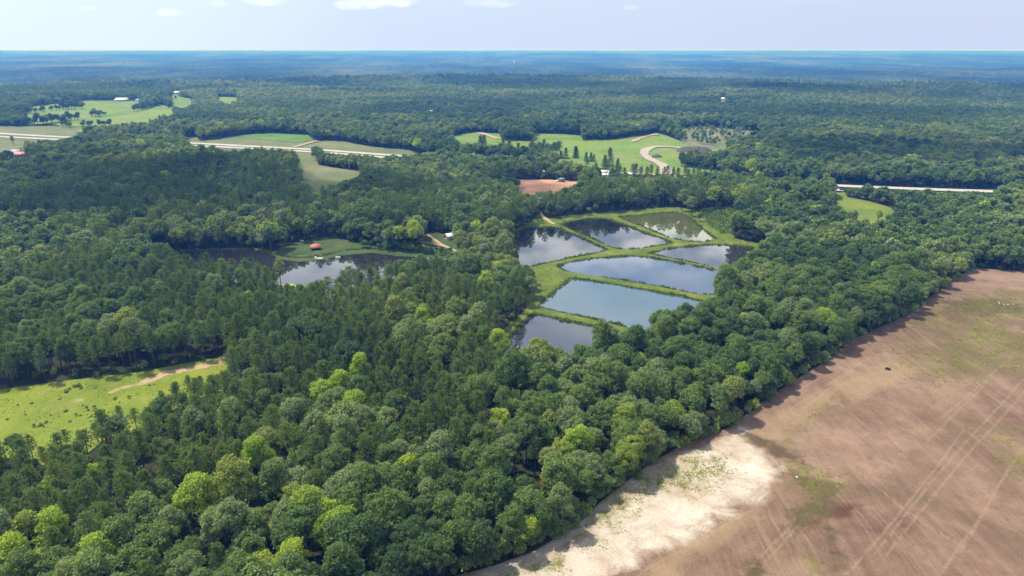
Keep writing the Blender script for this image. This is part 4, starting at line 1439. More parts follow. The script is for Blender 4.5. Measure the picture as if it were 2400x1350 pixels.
# ------------------------------------------------------------------ the rest of the woods: one object per kind, trees instanced inside it
def forest(name, models, mats, pts):
    """models: list of (crown, trunk) data; pts: dict of arrays x y z s sz rz tint var"""
    parts, mi, pid = [], [], []
    V, F, n = [], {3: [], 4: [], 5: []}, 0
    M, G = {3: [], 4: [], 5: []}, {3: [], 4: [], 5: []}
    vp = []
    for k, (crown, trunk) in enumerate(models):
        for m, (v, fs) in enumerate((crown, trunk)):
            for f in fs:
                F[f.shape[1]].append(f + n)
                M[f.shape[1]].append(np.full(len(f), m))
                G[f.shape[1]].append(np.full(len(f), k))
            V.append(v)
            vp.append(np.full(len(v), k))
            n += len(v)
    N = len(pts["x"])
    V.append(np.c_[pts["x"], pts["y"], pts["z"]])
    vp.append(np.full(N, -1))
    V = np.vstack(V); vp = np.concatenate(vp)
    fl = [np.vstack(F[k]) for k in (3, 4, 5) if F[k]]
    me = new_mesh(name, V, fl, mats, np.concatenate([np.concatenate(M[k]) for k in (3, 4, 5) if M[k]]))
    a = me.attributes.new("model", 'INT', 'POINT'); a.data.foreach_set("value", vp.astype(np.int32))
    a = me.attributes.new("model_face", 'INT', 'FACE'); a.data.foreach_set("value", np.concatenate([np.concatenate(G[k]) for k in (3, 4, 5) if G[k]]).astype(np.int32))

    def pad(arr, w=1):
        arr = np.asarray(arr, float)
        z = np.zeros((n, w)) if w > 1 else np.zeros(n)
        return np.concatenate([z, arr]).astype(np.float32)
    a = me.attributes.new("tint", 'FLOAT', 'POINT'); a.data.foreach_set("value", pad(pts["tint"]))
    a = me.attributes.new("variant", 'INT', 'POINT'); a.data.foreach_set("value", pad(pts["var"]).astype(np.int32))
    a = me.attributes.new("turn", 'FLOAT_VECTOR', 'POINT'); a.data.foreach_set("vector", pad(np.c_[np.zeros(N), np.zeros(N), pts["rz"]], 3).ravel())
    a = me.attributes.new("grow", 'FLOAT_VECTOR', 'POINT'); a.data.foreach_set("vector", pad(np.c_[pts["s"], pts["s"], pts["s"] * pts["sz"]], 3).ravel())
    o = link(name, me)
    ng = bpy.data.node_groups.new(name + "_scatter", 'GeometryNodeTree')
    ng.interface.new_socket("Geometry", in_out='INPUT', socket_type='NodeSocketGeometry')
    ng.interface.new_socket("Geometry", in_out='OUTPUT', socket_type='NodeSocketGeometry')
    N_, L_ = ng.nodes, ng.links
    gi, go = N_.new("NodeGroupInput"), N_.new("NodeGroupOutput")

    def named(nm, typ):
        q = N_.new("GeometryNodeInputNamedAttribute")
        q.data_type = typ
        q.inputs["Name"].default_value = nm
        return q.outputs["Attribute"]
    cmp_ = N_.new("FunctionNodeCompare"); cmp_.data_type = 'INT'; cmp_.operation = 'GREATER_EQUAL'
    ci = [s for s in cmp_.inputs if s.type == 'INT' and s.enabled] or [s for s in cmp_.inputs if s.type == 'INT']
    L_.new(named("model", 'INT'), ci[0]); ci[1].default_value = 0
    sep = N_.new("GeometryNodeSeparateGeometry"); sep.domain = 'POINT'
    L_.new(gi.outputs[0], sep.inputs["Geometry"]); L_.new(cmp_.outputs[0], sep.inputs["Selection"])
    sp = N_.new("GeometryNodeSplitToInstances"); sp.domain = 'FACE'
    L_.new(sep.outputs["Selection"], sp.inputs["Geometry"]); L_.new(named("model_face", 'INT'), sp.inputs["Group ID"])
    mp = N_.new("GeometryNodeMeshToPoints")
    L_.new(sep.outputs["Inverted"], mp.inputs["Mesh"])
    ip = N_.new("GeometryNodeInstanceOnPoints")
    L_.new(mp.outputs[0], ip.inputs["Points"]); L_.new(sp.outputs["Instances"], ip.inputs["Instance"])
    ip.inputs["Pick Instance"].default_value = True
    L_.new(named("variant", 'INT'), ip.inputs["Instance Index"])
    e2r = N_.new("FunctionNodeEulerToRotation")
    L_.new(named("turn", 'FLOAT_VECTOR'), e2r.inputs[0]); L_.new(e2r.outputs[0], ip.inputs["Rotation"])
    L_.new(named("grow", 'FLOAT_VECTOR'), ip.inputs["Scale"])
    L_.new(ip.outputs[0], go.inputs[0])
    md = o.modifiers.new("scatter", 'NODES'); md.node_group = ng
    return o


extra_pines = []
for px in np.linspace(1392, 1700, 26):                      # the row of pines along the highway
    x, y = at(px + gt.uniform(-4, 4), 426 + (px - 1392) * .016 + gt.uniform(-1.5, 1.5))
    extra_pines.append((x, y, .74 + .2 * gt.random(), .15 + .2 * gt.random()))
for px in np.linspace(1243, 1312, 16):                      # dark stand before the green field
    x, y = at(px, 374 + gt.uniform(-5, 5))
    extra_pines.append((x, y, .95 + .2 * gt.random(), .1 + .2 * gt.random()))
for px, py in ((30, 339), (33, 340)):
    x, y = at(px, py)
    extra_pines.append((x, y, .7, .2))

extra_broad = []
for (px0, py0, px1, py1, n, s_) in ((146, 258, 194, 256, 16, 1.1), (150, 252, 190, 250, 12, 1.2), (118, 262, 142, 258, 6, .7), (216, 276, 236, 274, 9, .85), (238, 273, 250, 271, 3, .6), (312, 264, 350, 256, 14, 1.0), (350, 254, 385, 240, 16, 1.05),
                                    (60, 268, 106, 263, 12, .8), (850, 580, 990, 590, 26, .30), (880, 577, 960, 587, 8, .5), (940, 590, 1060, 596, 14, .28), (820, 566, 870, 577, 7, .3), (40, 296, 110, 292, 18, 1.0), (110, 292, 150, 286, 10, 1.0), (150, 284, 190, 282, 8, .9), (140, 300, 262, 297, 18, .75), (412, 234, 415, 234, 2, .8), (385, 246, 402, 258, 9, .7),
                                    (740, 372, 756, 386, 12, 1.0), (756, 384, 850, 398, 30, .8), (800, 386, 880, 392, 16, .6), (870, 394, 960, 386, 22, .7), (1172, 329, 1246, 330, 18, 1.0), (1180, 322, 1240, 322, 14, 1.1), (1592, 390, 1690, 400, 24, .85), (1600, 384, 1690, 394, 22, .9),
                                    (1960, 452, 1990, 462, 6, .5), (1995, 460, 2080, 480, 26, .62), (2010, 458, 2090, 470, 18, .6)):
    for _ in range(n):
        f_ = gt.random()
        x, y = at(px0 + (px1 - px0) * f_ + gt.uniform(-2, 2), py0 + (py1 - py0) * f_ + gt.uniform(-1.2, 1.2))
        extra_broad.append((x, y, s_ * gt.uniform(.7, 1.05), gt.uniform(.1, .5)))

# far woods, thinner models farther away
FX, FY, FS = [], [], []
for (r0, r1, s, seed) in ((NEAR_LIMIT, 1750, 7.2, 31), (1750, 2500, 10.0, 32), (2500, 3150, 13.5, 33)):
    X, Y = jitter_grid(-3000, 3000, 800, r1, s, .38, seed)
    r = np.hypot(X, Y)
    m = in_view(X, Y, 1.12, 60) & (r >= r0) & (r < r1)
    X, Y = X[m], Y[m]
    m = ~in_open(X, Y)
    X, Y = X[m], Y[m]
    m = ~(inside(CUT, X, Y) & (gt.random(len(X)) > .10))
    X, Y = X[m], Y[m]
    hid = np.zeros(len(X), bool)
    for f_ in (16, 13, 10, 7, 4):
        ppx, ppy, _d = proj(X, Y, H(X, Y) + f_)
        for v in VIS:
            hid |= inside(v, ppx, ppy + 1)
    X, Y = X[~hid], Y[~hid]
    FX.append(X); FY.append(Y); FS.append(np.full(len(X), s / 8.6))
FX, FY, FS = map(np.concatenate, (FX, FY, FS))
FP = gt.random(len(FX)) < np.clip(.35 + 1.6 * (fbm(FX / 420, FY / 420 + 3, 3) - .5), .05, .9)
ftint = fbm(FX / 190 + 5, FY / 190, 3)


def pack(rows):
    a = {k: np.array([q[k] for q in rows], float) for k in ("x", "y", "z", "s", "rz", "t")}
    return a


def stuff_wood(name, label, cat, kind, hi, lo, mats):
    rows = [q for q in rest if q["k"] == kind]
    A = pack(rows)
    d = np.hypot(A["x"], A["y"])
    nh, nlo = len(hi), len(lo)
    var = np.where(d < 430, np.array([q["v"] for q in rows]) % nh, nh + (np.array([q["v"] for q in rows]) % nlo))
    x, y, z, s, rz, tint = A["x"], A["y"], A["z"], A["s"], A["rz"], A["t"]
    models = hi + lo
    if kind == "pine_tree":
        E = np.array(extra_pines)
        x = np.r_[x, E[:, 0]]; y = np.r_[y, E[:, 1]]; z = np.r_[z, H(E[:, 0], E[:, 1])]; s = np.r_[s, E[:, 2]]; tint = np.r_[tint, E[:, 3]]
        rz = np.r_[rz, gt.uniform(0, 6.28, len(E))]; var = np.r_[var, gt.integers(0, nh, len(E))]
    else:
        E = np.array(extra_broad)
        x = np.r_[x, E[:, 0]]; y = np.r_[y, E[:, 1]]; z = np.r_[z, H(E[:, 0], E[:, 1])]; s = np.r_[s, E[:, 2]]; tint = np.r_[tint, E[:, 3]]
        rz = np.r_[rz, gt.uniform(0, 6.28, len(E))]; var = np.r_[var, nh + gt.integers(0, nlo, len(E))]
    m = FP if kind == "pine_tree" else ~FP
    X, Y = FX[m], FY[m]
    n = len(X)
    x = np.r_[x, X]; y = np.r_[y, Y]; z = np.r_[z, H(X, Y)]
    s = np.r_[s, gt.uniform(.68, 1.0, n) * np.clip(FS[m], .95, 1.45) * (.72 + .56 * fbm(X / 210 + 13, Y / 150 + 4, 2))]
    rz = np.r_[rz, gt.uniform(0, 6.28, n)]
    tint = np.r_[tint, np.clip((.32 if kind != "pine_tree" else .4) + 1.9 * (ftint[m] - .5) + .9 * (fbm(X / 520 + 9, Y / 260 + 2, 2) - .5) + gt.uniform(-.16, .2, n), 0, .74)]
    if kind == "pine_tree":
        var = np.r_[var, nh + gt.integers(0, nlo, n)]
    else:
        models = models + BROAD_XLO
        var = np.r_[var, nh + nlo + gt.integers(0, 4, n)]
    o = forest(name, models, mats, dict(x=x, y=y, z=z - .1, s=s, sz=gt.uniform(.85, 1.1, len(x)), rz=rz, tint=tint, var=var))
    tag(o, label, cat, kind="stuff")
    print(name, len(x))


stuff_wood("broadleaf_woods", "continuous broadleaf woods filling the belt and all middle distance", "woods", "broadleaf_tree", BROAD, BROAD_LO, [M_LEAF, M_BARK])
stuff_wood("pine_woods", "dense dark pine woods beyond the nearest pines and around the lake", "woods", "pine_tree", PINE, PINE_LO, [M_PINE, M_BARK])

# woods too far off to tell trees apart: an uneven canopy over the ridges
na = 900
th = np.linspace(R(-52), R(52), na)
rr = [2950.0]
while rr[-1] < 27500:
    rr.append(rr[-1] * 1.0085)
rr = np.array(rr)
TH, RR = np.meshgrid(th, rr)
gc_ = np.random.default_rng(77)
TH = TH + gc_.uniform(-.5, .5, TH.shape) * (th[1] - th[0]) * .7
CX, CY = RR * np.sin(TH), RR * np.cos(TH)
CZ = H(CX, CY) + 8 + gc_.uniform(0, 1, TH.shape) ** 2 * 11
i = np.arange(TH.size).reshape(TH.shape)
q = np.stack([i[:-1, :-1], i[:-1, 1:], i[1:, 1:], i[1:, :-1]], -1).reshape(-1, 4)
t = NT("far_canopy")
p = t.pos()
n1 = t.noise(t.mapping(p, (1, .45, 1)), .0013, 7, .62)
n2 = t.noise(p, .012, 4, .7)
c = t.ramp(n1, [(.38, (.012, .022, .012)), (.48, (.026, .044, .020)), (.56, (.055, .080, .036)), (.66, (.11, .130, .07))])
c = t.mix(1.0, c, t.mix(t.rng(n2, .3, .7), (.6, .6, .6), (1.4, 1.4, 1.4)), 'MULTIPLY')
t.bsdf(c, .95, .05)
tag(link("distant_woods", new_mesh("distant_woods", np.c_[CX.ravel(), CY.ravel(), CZ.ravel()], [q], [t.m])), "blue hazy wooded ridges rolling away to the horizon", "woods", kind="stuff")

# ------------------------------------------------------------------ shrubs along the brown field, bushes in the pasture, cedars
shr = []
edge = smooth_poly(FIELD[:15], 2, closed=False)
seg = np.hypot(*np.diff(edge, axis=0).T)
S = np.r_[0, np.cumsum(seg)]
k = 0.0
while k < S[-1]:
    x, y = np.interp(k, S, edge[:, 0]), np.interp(k, S, edge[:, 1])
    x2, y2 = np.interp(k + 1, S, edge[:, 0]), np.interp(k + 1, S, edge[:, 1])
    d = np.array([x2 - x, y2 - y]); d /= np.linalg.norm(d) + 1e-9
    nrm = np.array([d[1], -d[0]])
    if inside(FIELD, np.array([x + nrm[0] * 3]), np.array([y + nrm[1] * 3]))[0]:
        nrm = -nrm
    off = gt.uniform(.3, 2.8)
    sc_ = gt.uniform(.65, 1.35)
    shr.append(dict(x=x + nrm[0] * off, y=y + nrm[1] * off, s=sc_, v=int(gt.integers(0, 4)), t=float(np.clip(gt.normal(.60, .17), .2, .96))))
    near_d = math.hypot(x, y)
    k += gt.uniform(1.5, 3.2) * (1.0 if near_d < 220 else 1.8)
for q in shr:
    q["px"], q["py"], dep = proj(q["x"], q["y"], 1.5)
    q["size"] = 1600 * 3 * q["s"] / dep
    q["desc"] = tone("shrub", q["t"]) + " leafy"
    q["noun"] = "shrub"
shr = [q for q in shr if -20 < q["px"] < 2420 and q["py"] < 1380][:290]
name_all(shr)
for q in shr:
    plant("shrub", q["v"], q["x"], q["y"], .1, q["s"], gt.uniform(0, 6.28), q["t"], q["label"], "shrub", "shrubs along the brown field's edge")
print("shrubs", len(shr))

bush = []
for (px, py, s_) in [(155, 921, .8), (163, 915, .6), (175, 909, .7), (186, 907, .8), (190, 912, .7), (172, 908, .5), (151, 905, .5), (135, 911, .5), (144, 933, .5), (140, 938, .4), (155, 966, .75), (222, 958, .7),
                     (195, 953, .6), (203, 957, .5), (208, 963, .55), (197, 967, .4), (178, 976, .6), (190, 976, .5), (205, 973, .45), (108, 992, .7), (96, 999, .8), (82, 1002, .7), (103, 1003, .6), (302, 935, .7),
                     (271, 934, .5), (270, 938, .5), (302, 929, .4), (246, 915, .45), (225, 911, .35), (350, 905, .4), (362, 903, .5), (65, 930, .4), (42, 952, .4), (18, 985, .5), (30, 938, .35), (75, 948, .45),
                     (20, 918, .4), (280, 945, .4), (320, 925, .35), (60, 975, .4), (250, 950, .35), (165, 990, .5), (120, 975, .4)]:
    x, y = at(px, py)
    q = dict(x=x, y=y, s=s_ * .44, v=int(gt.integers(0, 4)), t=float(np.clip(gt.normal(.80, .08), .5, .93)), px=px, py=py, size=s_)
    cell = ("by the sandy track" if px > 230 else ("by the treeline shadow" if py < 925 else ("near the pines" if py > 985 else "in the middle")))
    q["cell"] = cell
    bush.append(q)
for cell in sorted({q["cell"] for q in bush}):
    c = sorted([q for q in bush if q["cell"] == cell], key=lambda q: q["px"])
    names = ["leftmost", "second", "third", "fourth", "fifth", "sixth", "seventh", "eighth", "ninth", "tenth", "eleventh", "twelfth", "thirteenth", "fourteenth", "fifteenth", "sixteenth", "seventeenth", "eighteenth", "nineteenth", "twentieth"]
    for i_, q in enumerate(c):
        o = names[min(i_, 19)] + (" from left" if i_ else "")
        plant("shrub", q["v"], q["x"], q["y"], float(H(q["x"], q["y"])) + .15, q["s"], gt.uniform(0, 6.28), q["t"], f"{o} of the low weedy bushes {cell} of the bright pasture", "bush", "low bushes in the pasture")

CED = [(1320, 372, .9), (1333, 372, 1.0), (1345, 374, 1.1), (1357, 374, 1.0), (1368, 375, .95), (1379, 377, .7), (1393, 383, .6), (1417, 390, 1.15), (1433, 388, 1.2), (1450, 391, .7), (1378, 384, .6), (1300, 376, .9),
       (1232, 372, 1.1), (1218, 370, 1.2), (1200, 366, 1.3), (1182, 362, 1.3), (1165, 358, 1.2), (1120, 352, 1.4), (1140, 356, 1.2)]
for i_, (px, py, s_) in enumerate(sorted(CED)):
    x, y = at(px, py)
    nm = ["leftmost", "second from left", "third from left", "fourth from left", "fifth from left", "sixth from left", "seventh from left", "eighth from left", "ninth from left", "tenth from left", "tenth from right", "ninth from right", "eighth from right", "seventh from right", "sixth from right", "fifth from right", "fourth from right", "third from right", "second from right", "rightmost"][i_]
    plant("cedar_tree", i_ % 2, x + gt.uniform(-4, 4), y + gt.uniform(-14, 14), float(H(x, y)), s_ * gt.uniform(1.15, 1.75), gt.uniform(0, 6.28), .15 + .25 * gt.random(), f"{nm} of the dark pointed cedars before the green highway field", "tree", "cedars below the green field", gt.uniform(.6, .85))

# bare grey tree by the left pond
x, y = at(1188, 640)
e = empty("dead_tree", (x, y, -.2))
tag(e, "bare grey branching tree beside the dark left pond", "tree")
g = np.random.default_rng(9)
tb, br = MB(), MB()
tb.tube([(0, 0, -.4), (.2, 0, 3), (.3, .2, 6)], [.28, .22, .14], 6)


def limb(p, d, L, r, lev):
    q = p + d * L
    br.tube([p, (p + q) / 2 + g.normal(size=3) * L * .06, q], [r, r * .75, r * .45], 4, cap=False)
    if lev:
        for _ in range(3):
            limb(p + d * L * g.uniform(.4, 1), unit(d + g.normal(size=3) * .55 + np.array([0, 0, .15])), L * g.uniform(.5, .75), r * .5, lev - 1)


for _ in range(9):
    limb(np.array([.25, .1, g.uniform(2.5, 6)]), unit(g.normal(size=3) * np.array([1, 1, .3]) + np.array([0, 0, .75])), g.uniform(3, 4.6), .10, 3)
tb.build("trunk", M_DEAD, e); br.build("branches", M_DEAD, e)

# ------------------------------------------------------------------ small plants that nobody could count
def clumps(name, label, X, Y, Z, size, mat, per=5, seed=1, cat="weeds", tints=None, up=.75):
    g = np.random.default_rng(seed)
    n = len(X)
    C = np.repeat(np.c_[X, Y, Z], per, 0) + g.normal(size=(n * per, 3)) * np.array([1, 1, .15]) * np.repeat(size, per)[:, None] * .5
    s = np.repeat(size, per) * g.uniform(.5, 1.0, n * per)
    a = g.uniform(0, 6.28, n * per)
    tx = np.c_[np.cos(a), np.sin(a), np.zeros(n * per)]
    lean = np.c_[np.cos(a + 1.57), np.sin(a + 1.57), np.zeros(n * per)] * g.uniform(-.5, .5, n * per)[:, None]
    upv = (np.array([0, 0, 1.0]) + lean) * (s * up)[:, None]
    w = tx * (s * .45)[:, None]
    V = np.stack([C - w * .6, C + w * .6, C + w + upv * .7, C + upv * 1.1, C - w + upv * .65], 1).reshape(-1, 3)
    o = link(name, new_mesh(name, V, [np.arange(len(C) * 5).reshape(-1, 5)], [mat]))
    o["tint"] = .6
    return tag(o, label, cat, kind="stuff")


M_WEED = leaf_material("field_weeds", [(0, (.18, .22, .025)), (.6, (.32, .34, .035)), (1, (.36, .36, .05))], .5, .4)
M_REED = leaf_material("bank_reeds", [(0, (.07, .11, .02)), (.6, (.125, .180, .028)), (1, (.18, .22, .04))], .45, .45)
fx0, fy0 = np.maximum(FIELD.min(0), (-40, 95)); fx1, fy1 = np.minimum(FIELD.max(0), (330, 430))
X, Y = gt.uniform(fx0, fx1, 420000), gt.uniform(fy0, fy1, 420000)
m = inside(FIELD, X, Y); X, Y = X[m], Y[m]
gm_ = green_mask(X, Y)
pn = fbm(X / 4.0 + 40, Y / 2.6, 3)
sandw = soft(F_SAND, 4)(X, Y)
keep = gt.random(len(X)) < np.where(gm_ > .05, gm_ * sstep(.46, .57, pn) * (.6 + .9 * sandw), .012 * (pn > .62) * (1 - sandw) + .004)
X, Y = X[keep], Y[keep]
clumps("field_weeds", "scattered yellow-green weeds sprouting on the bare brown field and sand", X, Y, field_z(X, Y) + .40, gt.uniform(.20, .50, len(X)), M_WEED, 4, 3, "weeds", up=.5)
print("weeds", len(X))
X, Y = gt.uniform(fx0, fx1, 60000), gt.uniform(fy0, fy1, 60000)
m = inside(FIELD, X, Y) & (gt.random(len(X)) < .10 + .5 * sstep(.5, .7, fbm(X / 14 + 3, Y / 9, 3))); X, Y = X[m], Y[m]
M_RESIDUE = leaf_material("crop_residue_bits", [(0, (.06, .042, .03)), (.6, (.10, .07, .048)), (1, (.3, .22, .15))], .1, .8)
clumps("crop_residue", "dark clods and crop residue strewn over the bare brown field", X, Y, field_z(X, Y) + .40, gt.uniform(.10, .32, len(X)), M_RESIDUE, 3, 13, "clods", up=.35)
X, Y = gt.uniform(PASTURE[:, 0].min(), PASTURE[:, 0].max(), 30000), gt.uniform(PASTURE[:, 1].min(), PASTURE[:, 1].max(), 30000)
m = inside(PASTURE, X, Y) & (fbm(X / 9, Y / 6 + 5, 3) > .5) & (gt.random(len(X)) < .3); X, Y = X[m], Y[m]
clumps("pasture_tufts", "small grass tufts dotted over the bright pasture", X, Y, .5 * (fbm(X / 30, Y / 30, 3) - .5) + .28, gt.uniform(.15, .38, len(X)), M_REED, 3, 4, "grass")
BX, BY = [], []
for q in list(PONDS.values()) + [LAKE]:
    P = np.vstack([q, q[:1]])
    seg = np.hypot(*np.diff(P, axis=0).T); S = np.r_[0, np.cumsum(seg)]
    n = int(S[-1] * 4.5)
    kk = gt.uniform(0, S[-1], n)
    BX.append(np.interp(kk, S, P[:, 0]) + gt.normal(size=n) * .75); BY.append(np.interp(kk, S, P[:, 1]) + gt.normal(size=n) * .75)
X, Y = np.concatenate(BX), np.concatenate(BY)
dd = pond_depth(X, Y)
m = (dd > -1.0) & (vnoise(X / 5, Y / 5) > .22)
X, Y, dd = X[m], Y[m], dd[m]
clumps("bank_reeds", "dark ragged reeds and grasses fringing the fish pond banks", X, Y, dd + .02, gt.uniform(.4, 1.25, len(X)) * (.6 + .7 * vnoise(X / 7, Y / 7)), M_REED, 4, 6, "reeds", up=1.0)
# taller weeds on the wet meadow and banks
X, Y = gt.uniform(PONDS_OPEN[:, 0].min(), PONDS_OPEN[:, 0].max(), 60000), gt.uniform(PONDS_OPEN[:, 1].min(), PONDS_OPEN[:, 1].max(), 60000)
wet = W([(1640, 492), (1725, 486), (1730, 520), (1710, 548), (1690, 548), (1662, 530)])
dd = pond_depth(X, Y)
m = inside(PONDS_OPEN, X, Y) & (dd > -.2) & (gt.random(len(X)) < np.where(inside(wet, X, Y), .9, .12))
X, Y, dd = X[m], Y[m], dd[m]
clumps("dike_weeds", "rough weeds on the grassy dikes and wet meadow", X, Y, dd + .03, gt.uniform(.3, .8, len(X)) * np.where(inside(wet, X, Y), 1.6, .8), M_REED, 3, 8, "weeds")
# lily pads
lx, ly = W([(664, 664), (684, 662), (694, 668), (692, 675), (672, 677), (660, 671)]).T
lp = np.c_[lx, ly]
X, Y = gt.uniform(lx.min(), lx.max(), 1500), gt.uniform(ly.min(), ly.max(), 1500)
m = inside(lp, X, Y); X, Y = X[m], Y[m]
n = len(X)
a = np.arange(7) * 2 * math.pi / 7
rad = gt.uniform(.25, .6, n)[:, None]
V = np.stack([X[:, None] + rad * np.cos(a), Y[:, None] + rad * np.sin(a), np.repeat((-.66 + gt.uniform(0, .12, n))[:, None], 7, 1)], -1).reshape(-1, 3)
tag(link("lily_pads", new_mesh("lily_pads", V, [np.arange(n * 7).reshape(n, 7)], [M_LILY])), "bright yellow-green water plants at the lake's near shore", "water plants", kind="stuff")

# ------------------------------------------------------------------ buildings, vehicles, poles
M_REDROOF = plain("faded_red_roof", (.52, .13, .12), .6, .3, .12, 1.5)
M_PINKROOF = plain("red_metal_roof", (.62, .20, .21), .5, .4, .08, 1.0)
M_WHITE = plain("white_paint", (.80, .80, .78), .5, .4, .06, 1.0)
M_PALEROOF = plain("pale_metal_roof", (.62, .68, .72), .4, .5, .08, 1.0)
M_GREYROOF = plain("grey_shingles", (.40, .38, .40), .8, .2, .12, 2.0)
M_WALL = plain("board_wall", (.45, .42, .38), .8, .2, .12, 2.0)
M_WOOD = plain("weathered_wood", (.24, .19, .14), .9, .1, .2, 3.0)
M_GLASS = plain("dark_window", (.03, .035, .04), .1, .5, .1, 1.0)
M_DARKCAR = plain("dark_car_paint", (.022, .022, .026), .25, .5, .1, 1.0)
M_TYRE = plain("black_rubber", (.018, .018, .018), .85, .2, .2, 5.0)
M_TEAL = plain("grey_green_steel", (.20, .28, .30), .5, .4, .12, 1.0)


def gable(name, label, cat, px, py, L, Wd, wall, rise, rz, mroof, mwall, windows=2, group=None, door=True, lift=.0):
    x, y = at(px, py)
    e = empty(name, (x, y, float(H(x, y)) + lift), rz)
    tag(e, label, cat, group)
    b = MB()
    V = np.array([(-L / 2, -Wd / 2, -1), (L / 2, -Wd / 2, -1), (L / 2, Wd / 2, -1), (-L / 2, Wd / 2, -1), (-L / 2, -Wd / 2, wall), (L / 2, -Wd / 2, wall), (L / 2, Wd / 2, wall), (-L / 2, Wd / 2, wall), (-L / 2, 0, wall + rise), (L / 2, 0, wall + rise)])
    b.add(V, q=[(0, 1, 5, 4), (2, 3, 7, 6), (1, 2, 6, 5), (3, 0, 4, 7)], t=[(5, 6, 9), (7, 4, 8)])
    b.build("wall", mwall, e)
    r = MB()
    o, th_ = .6, .18
    sl = rise / (Wd / 2)
    for sgn in (-1, 1):
        yo = sgn * (Wd / 2 + o)
        zo = wall - sl * o + .12
        P = np.array([(-L / 2 - o, 0, wall + rise + .12), (L / 2 + o, 0, wall + rise + .12), (L / 2 + o, yo, zo), (-L / 2 - o, yo, zo)])
        Q = P + np.array([0, 0, th_])
        r.add(np.vstack([P, Q]), q=[(0, 1, 2, 3), (7, 6, 5, 4), (0, 4, 5, 1), (1, 5, 6, 2), (2, 6, 7, 3), (3, 7, 4, 0)])
    r.build("roof", mroof, e)
    for k in range(windows):
        w = MB()
        w.box((-L / 2 + L * (k + 1) / (windows + 1), -Wd / 2 - .02, wall * .55), (1.4, .08, 1.2))
        w.build("window", M_GLASS, e)
    if door:
        w = MB(); w.box((L / 2 - 1.2, -Wd / 2 - .03, 1.05), (1.0, .08, 2.1)); w.build("door", M_WOOD, e)
    return e


gable("house", "house with a faded red roof at the wood's left end", "house", 50, 367, 12, 9, 3, 2.6, R(20), M_PINKROOF, M_WALL)
gable("annex_shed", "grey-roofed shed behind the faded red-roofed house", "shed", 39, 361, 9, 8, 3, 2.4, R(20), M_GREYROOF, M_WALL, 1)
gable("barn", "long white-roofed barn on the far left pastures", "barn", 288, 238, 27, 18, 4.5, 4, R(4), M_WHITE, M_WALL, 3)
gable("shed", "small white shed left of the long white barn", "shed", 276, 238, 10, 9, 3.5, 2.5, R(10), M_WHITE, M_WALL, 1)
gable("farmhouse", "white farmhouse at the top of the far pasture", "house", 413, 221, 26, 16, 5, 3.5, R(0), M_WHITE, M_WHITE, 3)
gable("small_barn", "low bluish shed right of the long white barn", "shed", 326, 237, 14, 10, 3.5, 2, R(0), M_PALEROOF, M_WALL, 1)
gable("house", "lone white house in a forest clearing right of centre", "house", 1692, 235, 13, 9, 3.5, 3, R(15), M_WHITE, M_WHITE, 2)
gable("house", "white house peeping from the middle woods below the power line cut", "house", 1011, 275, 14, 10, 10, 3, R(5), M_WHITE, M_WHITE, 2)
gable("farm_shed", "pale blue-roofed shed half hidden behind a broad tree", "shed", 1056, 560, 7, 5.5, 2.6, 1.4, R(35), M_PALEROOF, M_WALL, 1)
gable("roadside_building", "low white building beside the highway pines", "building", 1417, 411, 15, 8, 4, 1.2, R(-6), M_WHITE, M_WHITE, 3)
gable("trailer_home", "white trailer in front of the low roadside building", "trailer", 1420, 416, 12, 4, 3, .6, R(-6), M_WHITE, M_WHITE, 3)

# red-roofed pavilion on the lake lawn
x, y = at(740, 585)
e = empty("pavilion", (x, y, .1), R(18))
tag(e, "open pavilion with a faded red hip roof on the lake lawn", "pavilion")
r = MB()
a_, b_, zr, ze = 3.3, 2.7, 3.9, 2.3
V = np.array([(-a_, -b_, ze), (a_, -b_, ze), (a_, b_, ze), (-a_, b_, ze), (-.5, 0, zr), (.5, 0, zr), (-a_, -b_, ze - .16), (a_, -b_, ze - .16), (a_, b_, ze - .16), (-a_, b_, ze - .16)])
r.add(V, q=[(0, 1, 5, 4), (2, 3, 4, 5), (6, 9, 8, 7), (0, 6, 7, 1), (1, 7, 8, 2), (2, 8, 9, 3), (3, 9, 6, 0)], t=[(1, 2, 5), (3, 0, 4)])
r.build("roof", M_REDROOF, e)
for sx in (-1, 1):
    for sy in (-1, 1):
        p_ = MB(); p_.box((sx * 2.8, sy * 2.2, 1.05), (.18, .18, 2.15)); p_.build("post", M_WOOD, e)
p_ = MB(); p_.box((0, 0, .06), (5.8, 4.6, .12)); p_.build("floor_slab", M_GRAVEL, e)

